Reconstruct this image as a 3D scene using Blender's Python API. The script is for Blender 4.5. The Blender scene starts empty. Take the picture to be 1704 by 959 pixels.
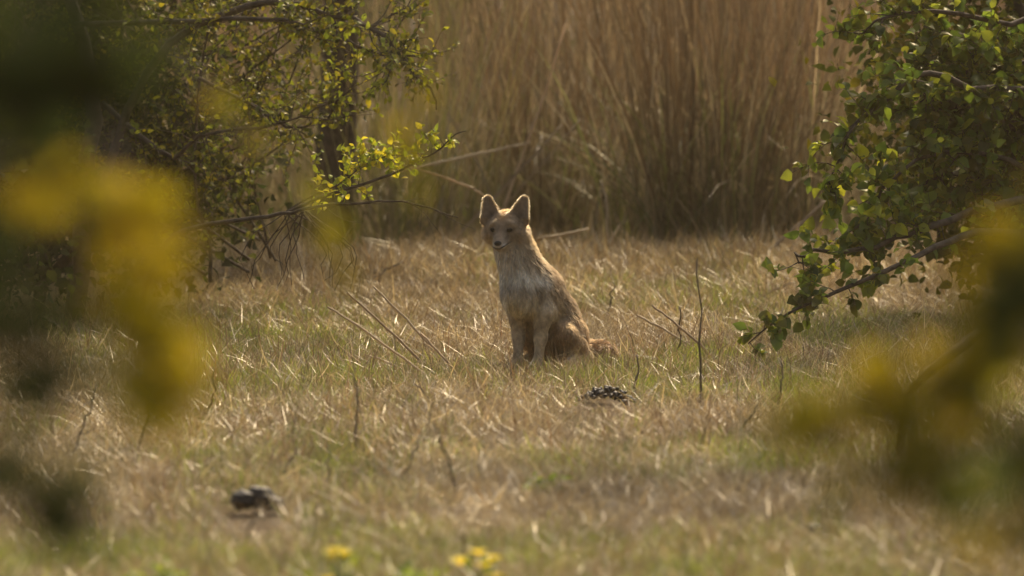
import bpy, math, numpy as np
from mathutils import Vector, Matrix, Quaternion

# ------------------------------------------------------------------ camera, sky, sun, exposure
SC = bpy.context.scene
COL = SC.collection
CAM_H, FPX, HOR = 2.44, 17704.0, -470.0
PITCH = math.atan((479.5 - HOR) / FPX)
FOCUS = 39.85
HAZE = 0.0005
cam_d = bpy.data.cameras.new("camera")
cam = bpy.data.objects.new("camera", cam_d); COL.objects.link(cam)
cam.location = (0, 0, CAM_H); cam.rotation_euler = (math.pi / 2 - PITCH, 0, 0)
cam_d.sensor_width = 36.0; cam_d.lens = 36.0 * FPX / 1704.0
cam_d.clip_start = 0.5; cam_d.clip_end = 3000
cam_d.dof.use_dof = True; cam_d.dof.focus_distance = FOCUS; cam_d.dof.aperture_fstop = 3.8
SC.camera = cam

SUN_AZ, SUN_EL = math.radians(19), math.radians(44)      # azimuth from +Y towards +X
world = bpy.data.worlds.new("World"); SC.world = world; world.use_nodes = True
wn = world.node_tree.nodes; wl = world.node_tree.links
sky = wn.new("ShaderNodeTexSky"); sky.sky_type = 'NISHITA'; sky.sun_disc = False
sky.sun_elevation = SUN_EL; sky.sun_rotation = SUN_AZ
sky.air_density = 1.2; sky.dust_density = 9.0; sky.ozone_density = 0.6
wn["Background"].inputs["Strength"].default_value = 0.15
wl.new(sky.outputs[0], wn["Background"].inputs["Color"])
sd = bpy.data.lights.new("sun", 'SUN'); sun = bpy.data.objects.new("sun", sd); COL.objects.link(sun)
sd.energy = 3.0; sd.angle = math.radians(0.6); sd.color = (1.0, 0.79, 0.49)
S_DIR = Vector((math.sin(SUN_AZ) * math.cos(SUN_EL), math.cos(SUN_AZ) * math.cos(SUN_EL), math.sin(SUN_EL)))
sun.rotation_euler = S_DIR.to_track_quat('Z', 'Y').to_euler(); sun.location = (10, 60, 30)
SC.view_settings.view_transform = 'Standard'; SC.view_settings.look = 'None'
SC.view_settings.exposure = 0.15; SC.view_settings.gamma = 1.0
SC.render.engine = 'CYCLES'
SC.cycles.use_denoising = True
try: SC.cycles.denoiser = 'OPENIMAGEDENOISE'
except Exception: pass
SC.cycles.max_bounces = 6; SC.cycles.diffuse_bounces = 3; SC.cycles.glossy_bounces = 2
SC.cycles.transmission_bounces = 4; SC.cycles.volume_bounces = 0; SC.cycles.transparent_max_bounces = 8
SC.cycles.sample_clamp_indirect = 4.0
SC.cycles_curves.shape = 'RIBBONS'

def at(px, py, Y):
    "world point at depth Y that the photograph shows at pixel px, py"
    cp, sp = math.cos(PITCH), math.sin(PITCH)
    u, v = (px - 852.0) / FPX, -(py - 479.5) / FPX
    d = np.array([u, cp + v * sp, -sp + v * cp])
    return np.array([0, 0, CAM_H]) + d * (Y / d[1])

# ------------------------------------------------------------------ helpers
def rnd(seed): return np.random.default_rng(seed)
def nrm(v):
    v = np.asarray(v, float); return v / np.maximum(np.linalg.norm(v, axis=-1, keepdims=True), 1e-9)

_perm = rnd(99).random((64, 64))
def vnoise(x, y):
    x = np.asarray(x, float); y = np.asarray(y, float)
    xi = np.floor(x).astype(int); yi = np.floor(y).astype(int); fx = x - xi; fy = y - yi
    fx = fx * fx * (3 - 2 * fx); fy = fy * fy * (3 - 2 * fy)
    g = lambda a, b: _perm[a % 64, b % 64]
    return (g(xi, yi) * (1 - fx) + g(xi + 1, yi) * fx) * (1 - fy) + (g(xi, yi + 1) * (1 - fx) + g(xi + 1, yi + 1) * fx) * fy

def ground_z(x, y):
    x = np.asarray(x, float); y = np.asarray(y, float)
    z = 0.05 * (vnoise(x * 0.8 + 7, y * 0.5) - 0.5) + 0.03 * (vnoise(x * 2.3, y * 1.7 + 3) - 0.5)
    near = np.exp(-((x - 0.15) ** 2 / 0.5 + (y - 39.9) ** 2 / 1.2))
    mound = 0.10 * np.exp(-((y - 45.2) / 1.6) ** 2) * (0.6 + 0.8 * vnoise(x * 1.1 + 20, y * 0.6))
    return z * (1 - near) + mound

def make_mesh(name, V, quads=None, tris=None, col=None, smooth=True, mat=None):
    V = np.asarray(V, np.float32).reshape(-1, 3)
    q = np.zeros((0, 4), np.int32) if quads is None else np.asarray(quads, np.int32).reshape(-1, 4)
    t = np.zeros((0, 3), np.int32) if tris is None else np.asarray(tris, np.int32).reshape(-1, 3)
    me = bpy.data.meshes.new(name)
    me.vertices.add(len(V)); me.vertices.foreach_set("co", V.ravel())
    nl = q.size + t.size
    me.loops.add(nl); me.loops.foreach_set("vertex_index", np.concatenate([q.ravel(), t.ravel()]).astype(np.int32))
    nf = len(q) + len(t)
    me.polygons.add(nf)
    starts = np.concatenate([np.arange(len(q)) * 4, q.size + np.arange(len(t)) * 3]).astype(np.int32)
    me.polygons.foreach_set("loop_start", starts)
    try: me.polygons.foreach_set("loop_total", np.concatenate([np.full(len(q), 4), np.full(len(t), 3)]).astype(np.int32))
    except Exception: pass
    me.polygons.foreach_set("use_smooth", np.full(nf, smooth, dtype=bool))
    if col is not None:
        a = me.color_attributes.new("tint", 'FLOAT_COLOR', 'POINT')
        c = np.ones((len(V), 4), np.float32); c[:, :3] = col
        a.data.foreach_set("color", c.ravel())
    me.update(calc_edges=True); me.validate()
    if mat: me.materials.append(mat)
    return me

class Geo:
    "collects shapes for ONE mesh"
    def __init__(s): s.V = []; s.Q = []; s.T = []; s.C = []; s.n = 0
    def add(s, V, Q=None, T=None, c=(1, 1, 1)):
        V = np.asarray(V, float).reshape(-1, 3)
        if Q is not None and len(Q): s.Q.append(np.asarray(Q) + s.n)
        if T is not None and len(T): s.T.append(np.asarray(T) + s.n)
        c = np.asarray(c, float); s.C.append(np.broadcast_to(c, (len(V), 3)) if c.ndim == 1 else c)
        s.V.append(V); s.n += len(V)
    def mesh(s, name, mat, origin=(0, 0, 0), smooth=True):
        V = np.concatenate(s.V) - np.asarray(origin)
        return make_mesh(name, V, np.concatenate(s.Q) if s.Q else None, np.concatenate(s.T) if s.T else None, np.concatenate(s.C), smooth, mat)

def link(name, data, parent=None, loc=(0, 0, 0)):
    o = bpy.data.objects.new(name, data); COL.objects.link(o); o.location = loc
    if parent: o.parent = parent
    return o
def tag(o, label=None, cat=None, group=None, kind=None):
    if label: o["label"] = label
    if cat: o["category"] = cat
    if group: o["group"] = group
    if kind: o["kind"] = kind
    return o

def spline(P, n):
    "Catmull-Rom through P, n samples"
    P = np.asarray(P, float); m = len(P)
    E = np.vstack([2 * P[0] - P[1], P, 2 * P[-1] - P[-2]])
    t = np.linspace(0, m - 1 - 1e-6, n); i = t.astype(int); f = (t - i)[:, None]
    a, b, c, d = E[i], E[i + 1], E[i + 2], E[i + 3]
    return 0.5 * (2 * b + (c - a) * f + (2 * a - 5 * b + 4 * c - d) * f ** 2 + (3 * b - a - 3 * c + d) * f ** 3)

def tube(g, P, R, sides=6, c=(1, 1, 1), cap=True):
    P = np.asarray(P, float); n = len(P); R = np.broadcast_to(np.asarray(R, float), (n,))
    T = nrm(np.gradient(P, axis=0))
    up = np.array([0.31, 0.17, 0.93]); A = nrm(np.cross(T, up)); B = np.cross(T, A)
    th = np.arange(sides) * 2 * math.pi / sides
    V = P[:, None] + R[:, None, None] * (A[:, None] * np.cos(th)[None, :, None] + B[:, None] * np.sin(th)[None, :, None])
    i = np.arange(n - 1)[:, None] * sides; j = np.arange(sides)[None]; k = (j + 1) % sides
    Q = np.stack([i + j, i + k, i + sides + k, i + sides + j], -1).reshape(-1, 4)
    T3 = None
    V = V.reshape(-1, 3)
    if cap:
        V = np.vstack([V, P[0], P[-1]])
        T3 = np.vstack([np.stack([np.full(sides, n * sides), k[0], j[0]], -1),
                        np.stack([np.full(sides, n * sides + 1), (n - 1) * sides + j[0], (n - 1) * sides + k[0]], -1)])
    g.add(V, Q, T3, c)

def ribbons(base, azim, lean, length, width, bend, col, seg=3, tip=0.12, twist=None, rng=None, rise=None):
    "grass blades, all at once: arrays per blade -> V, Q, C"
    n = len(length); t = np.linspace(0, 1, seg + 1)
    ang = lean[:, None] + bend[:, None] * t[None]                     # lean from vertical along the blade
    dl = length[:, None] / seg
    dx = np.concatenate([np.zeros((n, 1)), np.cumsum(np.sin(ang[:, :-1]) * dl, 1)], 1)
    dz = np.concatenate([np.zeros((n, 1)), np.cumsum(np.cos(ang[:, :-1]) * dl, 1)], 1)
    if rise is not None: dz = dz + rise[:, None]
    d = np.stack([np.cos(azim), np.sin(azim), np.zeros(n)], -1)
    P = base[:, None] + dx[..., None] * d[:, None] + dz[..., None] * np.array([0, 0, 1.0])
    tw = azim + math.pi / 2 if twist is None else twist
    s = np.stack([np.cos(tw), np.sin(tw), np.zeros(n)], -1)
    w = width[:, None] * (1 - (1 - tip) * t[None] ** 1.6) * 0.5
    L = P - s[:, None] * w[..., None]; Rr = P + s[:, None] * w[..., None]
    V = np.stack([L, Rr], 2).reshape(-1, 3)
    b = (np.arange(n) * (seg + 1) * 2)[:, None] + (np.arange(seg) * 2)[None]
    Q = np.stack([b, b + 1, b + 3, b + 2], -1).reshape(-1, 4)
    if col.ndim == 2: C = np.repeat(col, (seg + 1) * 2, 0)
    else: C = np.repeat(col, 2, 1).reshape(-1, 3)
    return V, Q, C

# ------------------------------------------------------------------ materials
def new_mat(name):
    m = bpy.data.materials.new(name); m.use_nodes = True; m.node_tree.nodes.clear(); return m, m.node_tree.nodes, m.node_tree.links

def plant_mat(name, transl=0.4, rough=0.45, spec=0.06, var=0.35, scale=3.0, tsat=(1.0, 1.0, 1.0)):
    "leaf or straw: vertex tint x mottling, part of the light passes through"
    m, N, L = new_mat(name)
    out = N.new("ShaderNodeOutputMaterial")
    a = N.new("ShaderNodeAttribute"); a.attribute_name = "tint"
    geo = N.new("ShaderNodeNewGeometry")
    nz = N.new("ShaderNodeTexNoise"); nz.inputs["Scale"].default_value = scale; nz.inputs["Detail"].default_value = 3
    L.new(geo.outputs["Position"], nz.inputs["Vector"])
    mr = N.new("ShaderNodeMapRange"); mr.inputs["From Min"].default_value = 0.3; mr.inputs["From Max"].default_value = 0.7
    mr.inputs["To Min"].default_value = 1 - var; mr.inputs["To Max"].default_value = 1 + var
    L.new(nz.outputs["Fac"], mr.inputs["Value"])
    oi = N.new("ShaderNodeObjectInfo")
    mr2 = N.new("ShaderNodeMapRange"); mr2.inputs["To Min"].default_value = 0.6; mr2.inputs["To Max"].default_value = 1.3
    L.new(oi.outputs["Random"], mr2.inputs["Value"])
    mm = N.new("ShaderNodeMath"); mm.operation = 'MULTIPLY'; L.new(mr.outputs[0], mm.inputs[0]); L.new(mr2.outputs[0], mm.inputs[1])
    v = N.new("ShaderNodeVectorMath"); v.operation = 'SCALE'
    L.new(a.outputs["Color"], v.inputs[0]); L.new(mm.outputs[0], v.inputs["Scale"])
    tv = N.new("ShaderNodeVectorMath"); tv.operation = 'MULTIPLY'; tv.inputs[1].default_value = tsat
    L.new(v.outputs[0], tv.inputs[0])
    d = N.new("ShaderNodeBsdfDiffuse"); L.new(v.outputs[0], d.inputs["Color"])
    t = N.new("ShaderNodeBsdfTranslucent"); L.new(tv.outputs[0], t.inputs["Color"])
    mx = N.new("ShaderNodeMixShader"); mx.inputs[0].default_value = transl
    L.new(d.outputs[0], mx.inputs[1]); L.new(t.outputs[0], mx.inputs[2])
    g = N.new("ShaderNodeBsdfGlossy"); g.inputs["Roughness"].default_value = rough; g.inputs["Color"].default_value = (1, 0.97, 0.9, 1)
    lw = N.new("ShaderNodeLayerWeight"); lw.inputs["Blend"].default_value = 0.25
    mf = N.new("ShaderNodeMath"); mf.operation = 'MULTIPLY_ADD'; mf.inputs[1].default_value = spec * 3; mf.inputs[2].default_value = spec
    L.new(lw.outputs["Fresnel"], mf.inputs[0])
    mg = N.new("ShaderNodeMixShader"); L.new(mf.outputs[0], mg.inputs[0])
    L.new(mx.outputs[0], mg.inputs[1]); L.new(g.outputs[0], mg.inputs[2])
    L.new(mg.outputs[0], out.inputs["Surface"])
    return m

def solid_mat(name, c1, c2, scale=20, rough=0.8, bump=0.3, spec=0.3, detail=6, tint=False):
    m, N, L = new_mat(name)
    out = N.new("ShaderNodeOutputMaterial"); p = N.new("ShaderNodeBsdfPrincipled")
    tc = N.new("ShaderNodeTexCoord"); nz = N.new("ShaderNodeTexNoise"); nz.inputs["Scale"].default_value = scale; nz.inputs["Detail"].default_value = detail
    L.new(tc.outputs["Object"], nz.inputs["Vector"])
    cr = N.new("ShaderNodeValToRGB"); cr.color_ramp.elements[0].position = 0.32; cr.color_ramp.elements[1].position = 0.68
    cr.color_ramp.elements[0].color = (*c1, 1); cr.color_ramp.elements[1].color = (*c2, 1)
    L.new(nz.outputs["Fac"], cr.inputs[0])
    src = cr.outputs[0]
    if tint:
        a = N.new("ShaderNodeAttribute"); a.attribute_name = "tint"
        v = N.new("ShaderNodeVectorMath"); v.operation = 'MULTIPLY'; L.new(src, v.inputs[0]); L.new(a.outputs["Color"], v.inputs[1]); src = v.outputs[0]
    L.new(src, p.inputs["Base Color"]); p.inputs["Roughness"].default_value = rough
    p.inputs["Specular IOR Level"].default_value = spec
    b = N.new("ShaderNodeBump"); b.inputs["Strength"].default_value = bump; b.inputs["Distance"].default_value = 0.01
    L.new(nz.outputs["Fac"], b.inputs["Height"]); L.new(b.outputs[0], p.inputs["Normal"])
    L.new(p.outputs[0], out.inputs["Surface"]); return m

M_STRAW = plant_mat("straw", 0.35, 0.42, 0.035, 0.35, 2.2)
M_GREEN = plant_mat("green_blade", 0.5, 0.45, 0.035, 0.3, 2.0)
M_REED = plant_mat("reed", 0.5, 0.45, 0.04, 0.3, 1.2)
M_LEAF = plant_mat("leaf", 0.6, 0.34, 0.02, 0.35, 9.0)
M_DULL = plant_mat("dull_leaf", 0.5, 0.6, 0.006, 0.35, 9.0)
M_PETAL = plant_mat("petal", 0.5, 0.5, 0.03, 0.15, 9.0)
M_BARK = solid_mat("bark", (0.035, 0.026, 0.018), (0.11, 0.085, 0.06), 30, 0.85, 0.6)
M_SOIL = solid_mat("soil", (0.05, 0.036, 0.020), (0.15, 0.108, 0.06), 6, 0.95, 0.6, 0.1, 10)
M_PELLET = solid_mat("dung_pellet", (0.007, 0.0065, 0.0065), (0.016, 0.0145, 0.0135), 60, 0.4, 0.15, 0.25)
M_DUNG = solid_mat("old_dung", (0.008, 0.0075, 0.007), (0.03, 0.026, 0.022), 22, 0.5, 0.9, 0.35)

# ------------------------------------------------------------------ ground
def axis(lo, hi, d0, d1, far):
    mid = np.arange(d0, d1 + 1e-6, 0.16); out = [mid]
    up = d1; st = 0.3; hiL = []
    while up < hi: up += st; st *= 1.35; hiL.append(min(up, hi))
    dn = d0; st = 0.3; loL = []
    while dn > lo: dn -= st; st *= 1.35; loL.append(max(dn, lo))
    return np.concatenate([loL[::-1], mid, hiL])
gx = axis(-900, 900, -5, 5, 0); gy = axis(-300, 1800, 26, 58, 0)
GX, GY = np.meshgrid(gx, gy, indexing='ij')
GV = np.stack([GX, GY, ground_z(GX, GY)], -1).reshape(-1, 3)
ny = len(gy); ii = (np.arange(len(gx) - 1)[:, None] * ny + np.arange(ny - 1)[None])
GQ = np.stack([ii, ii + ny, ii + ny + 1, ii + 1], -1).reshape(-1, 4)
tag(link("ground", make_mesh("ground", GV, GQ, smooth=True, mat=M_SOIL)), "bare brown soil under the dry grass", kind="structure")

# ------------------------------------------------------------------ scattered ground cover (nobody could count it)
def lib_collection(name, meshes):
    c = bpy.data.collections.new(name)
    for i, me in enumerate(meshes):
        c.objects.link(bpy.data.objects.new("%s_%02d" % (name, i), me))
    return c

def scatter(name, meshes, P, rot, scale, idx, label, cat):
    me = bpy.data.meshes.new(name); n = len(P)
    me.vertices.add(n); me.vertices.foreach_set("co", np.asarray(P, np.float32).ravel())
    for nm, ty, key, arr in (("rot", 'FLOAT_VECTOR', "vector", rot), ("sc", 'FLOAT', "value", scale), ("idx", 'INT', "value", idx)):
        a = me.attributes.new(nm, ty, 'POINT'); a.data.foreach_set(key, np.asarray(arr, np.int32 if ty == 'INT' else np.float32).ravel())
    me.materials.append(meshes[0].materials[0])
    o = link(name, me)
    ng = bpy.data.node_groups.new(name + "_nodes", 'GeometryNodeTree')
    ng.interface.new_socket("Geometry", in_out='INPUT', socket_type='NodeSocketGeometry')
    ng.interface.new_socket("Geometry", in_out='OUTPUT', socket_type='NodeSocketGeometry')
    N, L = ng.nodes, ng.links
    gi = N.new("NodeGroupInput"); go = N.new("NodeGroupOutput")
    ci = N.new("GeometryNodeCollectionInfo"); ci.inputs["Collection"].default_value = lib_collection(name, meshes)
    ci.inputs["Separate Children"].default_value = True; ci.inputs["Reset Children"].default_value = True
    iop = N.new("GeometryNodeInstanceOnPoints"); iop.inputs["Pick Instance"].default_value = True
    def attr(nm, ty):
        a = N.new("GeometryNodeInputNamedAttribute"); a.data_type = ty; a.inputs["Name"].default_value = nm; return a.outputs["Attribute"]
    L.new(gi.outputs[0], iop.inputs["Points"]); L.new(ci.outputs[0], iop.inputs["Instance"])
    L.new(attr("idx", 'INT'), iop.inputs["Instance Index"])
    e2r = N.new("FunctionNodeEulerToRotation"); L.new(attr("rot", 'FLOAT_VECTOR'), e2r.inputs[0]); L.new(e2r.outputs[0], iop.inputs["Rotation"])
    L.new(attr("sc", 'FLOAT'), iop.inputs["Scale"])
    L.new(iop.outputs[0], go.inputs[0])
    md = o.modifiers.new("scatter", 'NODES'); md.node_group = ng
    return tag(o, label, cat, kind="stuff")

PAL_STRAW = np.array([(.42, .31, .145), (.50, .39, .19), (.33, .235, .105), (.24, .155, .07), (.56, .45, .24), (.33, .235, .12), (.17, .115, .055)])
PAL_GREEN = np.array([(.22, .26, .035), (.28, .32, .045), (.15, .20, .03), (.36, .38, .05), (.26, .30, .04)])
PAL_BROWN = np.array([(.14, .085, .04), (.20, .115, .055), (.10, .065, .035), (.27, .14, .065)])

def tuft(name, rng, n, rad, lean, length, width, bend, pal, mat, rise=(0, 0), seg=3):
    b = np.zeros((n, 3)); r = rad * np.sqrt(rng.random(n)); th = rng.random(n) * 2 * math.pi
    b[:, 0] = r * np.cos(th); b[:, 1] = r * np.sin(th); b[:, 2] = -0.006
    col = pal[rng.integers(0, len(pal), n)] * (0.75 + 0.5 * rng.random((n, 1)))
    U = lambda ab: ab[0] + (ab[1] - ab[0]) * rng.random(n)
    V, Q, C = ribbons(b, rng.random(n) * 2 * math.pi, U(lean), U(length), U(width), U(bend), col, seg=seg, twist=rng.random(n) * math.pi, rise=U(rise))
    return make_mesh(name, V, Q, None, C, True, mat)

R0 = rnd(5)
def join(name, ms, mat):
    V = []; Q = []; C = []; n = 0
    for m in ms:
        k = len(m.vertices); v = np.zeros(k * 3, np.float32); m.vertices.foreach_get("co", v); c = np.zeros(k * 4, np.float32); m.color_attributes["tint"].data.foreach_get("color", c)
        q = np.zeros(len(m.loops), np.int32); m.loops.foreach_get("vertex_index", q); V.append(v.reshape(-1, 3)); C.append(c.reshape(-1, 4)[:, :3]); Q.append(q.reshape(-1, 4) + n); n += k
    return make_mesh(name, np.concatenate(V), np.concatenate(Q), None, np.concatenate(C), True, mat)
lit = [join("straw_litter", [tuft("a", R0, 80, .16, (.95, 1.56), (.025, .11), (.0013, .0034), (-.8, .9), PAL_STRAW, M_STRAW, (0.0, .04)), tuft("b", R0, 12, .16, (.6, 1.5), (.05, .14), (.0025, .0046), (-.5, .5), PAL_STRAW * 1.15, M_STRAW, (0.01, .05))], M_STRAW) for _ in range(6)]
std = [tuft("dry_tuft", R0, 60, .10, (.05, .95), (.035, .115), (.0013, .0034), (0, 1.0), PAL_STRAW, M_STRAW) for _ in range(6)]
grn = [tuft("green_tuft", R0, 46, .085, (.02, .8), (.03, .095), (.0022, .0052), (0, .9), PAL_GREEN, M_GREEN) for _ in range(6)]
wee = [tuft("brown_weed", R0, 9, .07, (.0, .55), (.07, .20), (.0014, .0032), (-.3, .4), PAL_BROWN, M_STRAW) for _ in range(5)]

JX, JY = 0.12, 40.0          # where the jackal sits
def field(rng, dens, y0, y1, wfun):
    "random points, dens per square metre, in the wedge the view covers plus a margin"
    wmax = max(wfun(y0), wfun(y1)); n = int(dens * 2 * wmax * (y1 - y0))
    x = (rng.random(n) * 2 - 1) * wmax; y = y0 + rng.random(n) * (y1 - y0)
    k = np.abs(x) < wfun(y); return x[k], y[k]
wview = lambda y: 0.052 * y + 1.7
def off_jackal(x, y, m=0.0):
    f = np.array([-.574, -.819]); R = np.array([JX + .12, JY + .146])
    a = (x - R[0]) * f[0] + (y - R[1]) * f[1]; l = np.abs((x - R[0]) * (-f[1]) + (y - R[1]) * f[0])
    clear = (((x - .335) / .14) ** 2 + ((y - 37.70) / .22) ** 2 < 1) | (((x + .785) / .15) ** 2 + ((y - 32.3) / .5) ** 2 < 1)
    return ~clear & ~((a > -.06 - m) & (a < .26 + m) & (l < .13 + m))
def place(name, meshes, rng, x, y, smin, smax, label, cat, tilt=0.25, zoff=0.0):
    n = len(x); P = np.stack([x, y, ground_z(x, y) + zoff], -1)
    rot = np.stack([(rng.random(n) - .5) * tilt, (rng.random(n) - .5) * tilt, rng.random(n) * 6.283], -1)
    low = np.ones(n)                                        # grazed short in front of the dung and the jackal's paws
    for x0, x1, y0, y1, f_ in ((.17, .50, 36.5, 38.1, .38), (-.95, -.62, 31.2, 32.9, .45), (-.12, .30, 38.7, 39.75, .7)): low = np.where((x > x0) & (x < x1) & (y > y0) & (y < y1), f_, low)
    return scatter(name, meshes, P, rot, (smin + (smax - smin) * rng.random(n)) * low, rng.integers(0, len(meshes), n), label, cat)

def greenness(x, y):
    g = np.clip((vnoise(x * 1.4 + 3, y * 0.55 + 9) - .38) * 2.6, 0, 1) * 0.9
    for cx, cy, sx, sy, a in ((-.9, 40.6, .45, 1.2, .8), (.75, 38.6, .45, 1.0, .9), (-.3, 39.2, .4, .8, .5), (.15, 39.1, .45, .6, .8), (0.1, 29.6, 1.5, .7, .8), (-1.6, 41.5, .5, 1, .5)):
        g = g + a * np.exp(-((x - cx) / sx) ** 2 - ((y - cy) / sy) ** 2)
    return np.clip(g, 0.04, 1) * np.clip((47 - y) / 4, 0.06, 1)

rg = rnd(11)
x, y = field(rg, 62, 26, 57, wview)
k = off_jackal(x, y, .02) & (rg.random(len(x)) < 1.0 - 0.45 * greenness(x, y))
litter = place("straw_litter", lit, rg, x[k], y[k], .7, 1.25, "tangled pale straw litter covering the clearing", "straw", .35)
x, y = field(rg, 46, 26, 57, wview)
hm = 0.55 + 0.75 * vnoise(x * 0.9 + 40, y * .6)
k = off_jackal(x, y, .04) & (rg.random(len(x)) < (1.0 - 0.5 * greenness(x, y)) * np.clip(hm, 0, 1))
place("dry_grass", std, rg, x[k], y[k], .55, 1.35, "short dry tan grass standing across the clearing", "dry grass")
x, y = field(rg, 90, 26, 50, wview)
k = off_jackal(x, y, .0) & (rg.random(len(x)) < greenness(x, y))
place("green_grass", grn, rg, x[k], y[k], .6, 1.2, "short fresh green grass growing between the straw", "grass")
x, y = field(rg, 34, 26, 48, wview)
k = off_jackal(x, y, .12) & (rg.random(len(x)) < np.clip((vnoise(x * 1.2, y * .7 + 31) - .3) * 2.2, .1, 1) * np.clip((43 - y) / 5 + .2, .15, 1))
place("withered_weeds", wee, rg, x[k], y[k], .6, 1.25, "thin brown withered weed stems among the grass", "weeds", .4)
x, y = field(rg, 60, 43.2, 47.0, wview)
k = rg.random(len(x)) < np.exp(-((y - 45.2) / 1.1) ** 2) * np.clip(vnoise(x * 1.6 + 12, y * 1.2) * 1.7 - .2, 0, 1)
place("straw_mound", std, rg, x[k], y[k], 1.3, 2.1, "low fluffy mound of tumbled dry straw in front of the reeds", "straw", .9)
# ------------------------------------------------------------------ jackal: one continuous body grown from a smooth-blended distance field
JR = np.array([JX, JY, 0.0])
BF = np.array([-.574, -.819, 0.0]); BS = np.array([.819, -.574, 0.0]); UZ = np.array([0, 0, 1.0])
RUMP = np.array([.12, .146, 0.0])
def B(a, l, z): return RUMP + a * BF + l * BS + z * UZ
yaw, pit = math.radians(13), math.radians(6)
_f0 = np.array([-math.sin(yaw), -math.cos(yaw), 0.0])
HF = math.cos(pit) * _f0 - math.sin(pit) * UZ
HS = np.array([math.cos(yaw), -math.sin(yaw), 0.0]); HU = np.cross(HS, HF) * -1
if HU[2] < 0: HU = -HU
HC = np.array([-.147, -.165, .532])
def H(s, u, f): return HC + s * HS + u * HU + f * HF

PR = []     # each: kind, geometry, blend k, fur flow direction, fur length, fur colour
def cone(a, b, ra, rb, k, fur, col, flow=None):
    a = np.asarray(a); b = np.asarray(b); PR.append(dict(t='c', a=a, b=b, ra=ra, rb=rb, k=k, fur=fur, col=np.array(col), flow=nrm(b - a) if flow is None else nrm(flow)))
def ell(c, axes, r, k, fur, col, flow):
    PR.append(dict(t='e', c=np.asarray(c), ax=np.asarray(axes), r=np.asarray(r, float), k=k, fur=fur, col=np.array(col), flow=nrm(flow)))
def ear(sg, k, fur, col):
    PR.append(dict(t='ear', sg=sg, k=k, fur=fur, col=np.array(col), flow=nrm(HU + .3 * sg * HS)))

BAX = np.stack([BF, BS, UZ]); HAX = np.stack([HS, HU, HF])
GREY, TAN, CREAM = (.285, .21, .13), (.60, .44, .26), (.52, .42, .29)
RUF, DARK, FACE = (.34, .215, .12), (.13, .095, .065), (.31, .23, .15)
lean = nrm(np.array([.57, .82, 0]) * .45 - UZ)           # down and back along the trunk
# trunk
ell(B(.10, 0, .105), BAX, (.10, .092, .10), .05, .016, RUF, lean)
ell(B(.175, 0, .185), np.stack([nrm(BF * .5 + UZ * .8), BS, nrm(BF * .8 - UZ * .5)]), (.13, .080, .090), .05, .016, GREY, lean)
ell(B(.282, 0, .285), np.stack([nrm(BF * .25 + UZ), BS, nrm(BF - UZ * .25)]), (.118, .080, .098), .045, .017, GREY, lean)
ell(B(.215, 0, .270), BAX, (.085, .080, .105), .045, .016, GREY, lean)
ell(B(.135, 0, .180), BAX, (.085, .084, .10), .045, .016, GREY, lean)
ell(B(.368, 0, .272), BAX, (.058, .070, .075), .04, .016, CREAM, -UZ + .1 * BF)
# neck with ruff
cone(H(0, -.005, -.035), B(.30, 0, .325), .060, .076, .045, .020, GREY, flow=nrm(B(.28, 0, .30) - H(0, 0, -.03)))
cone(H(0, -.055, -.005), B(.375, 0, .30), .043, .055, .04, .018, CREAM, flow=-UZ)
# shoulders and forelegs
for sg in (-1, 1):
    ell(B(.285, sg * .062, .245), np.stack([nrm(BF * .3 + UZ), BS, nrm(BF - UZ * .3)]), (.080, .032, .050), .03, .013, GREY, -UZ)
    cone(B(.300, sg * .060, .215), B(.304, sg * .050, .110), .038, .0215, .025, .008, TAN)
    cone(B(.302, sg * .050, .115), B(.312, sg * .047, .03), .0215, .0165, .02, .006, TAN)
    cone(B(.312, sg * .047, .035), B(.325, sg * .047, .016), .0175, .019, .015, .006, TAN)
    cone(B(.318, sg * .047, .015), B(.355, sg * .048, .012), .019, .015, .012, .005, CREAM)
    for q in (-1, 1): cone(B(.335, sg * .047 + q * .009, .012), B(.366, sg * .047 + q * .011, .009), .0105, .0085, .006, .004, CREAM)
    # hind leg: thigh, knee forward, hock behind, long foot on the ground
    ell(B(.135, sg * .078, .105), np.stack([nrm(BF + UZ * .35), BS, nrm(UZ - BF * .35)]), (.088, .040, .078), .03, .013, RUF, nrm(-UZ - .3 * BF))
    cone(B(.205, sg * .092, .125), B(.085, sg * .105, .045), .040, .020, .025, .013, RUF, flow=-UZ - .2 * BF)
    cone(B(.07, sg * .108, .030), B(.20, sg * .112, .018), .017, .018, .02, .007, TAN)
    cone(B(.20, sg * .112, .016), B(.235, sg * .114, .012), .019, .014, .012, .005, CREAM)
# tail laid round to the side
TP = spline([B(.03, 0, .06), B(-.03, .03, .05), np.array([.205, .150, .045]), np.array([.238, .075, .046]), np.array([.240, .005, .040])], 9)
TR = [.030, .026, .028, .031, .033, .033, .030, .025, .014]
for i in range(8): cone(TP[i], TP[i + 1], TR[i], TR[i + 1], .02, .026, RUF if i < 5 else (.20, .13, .075))
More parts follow.
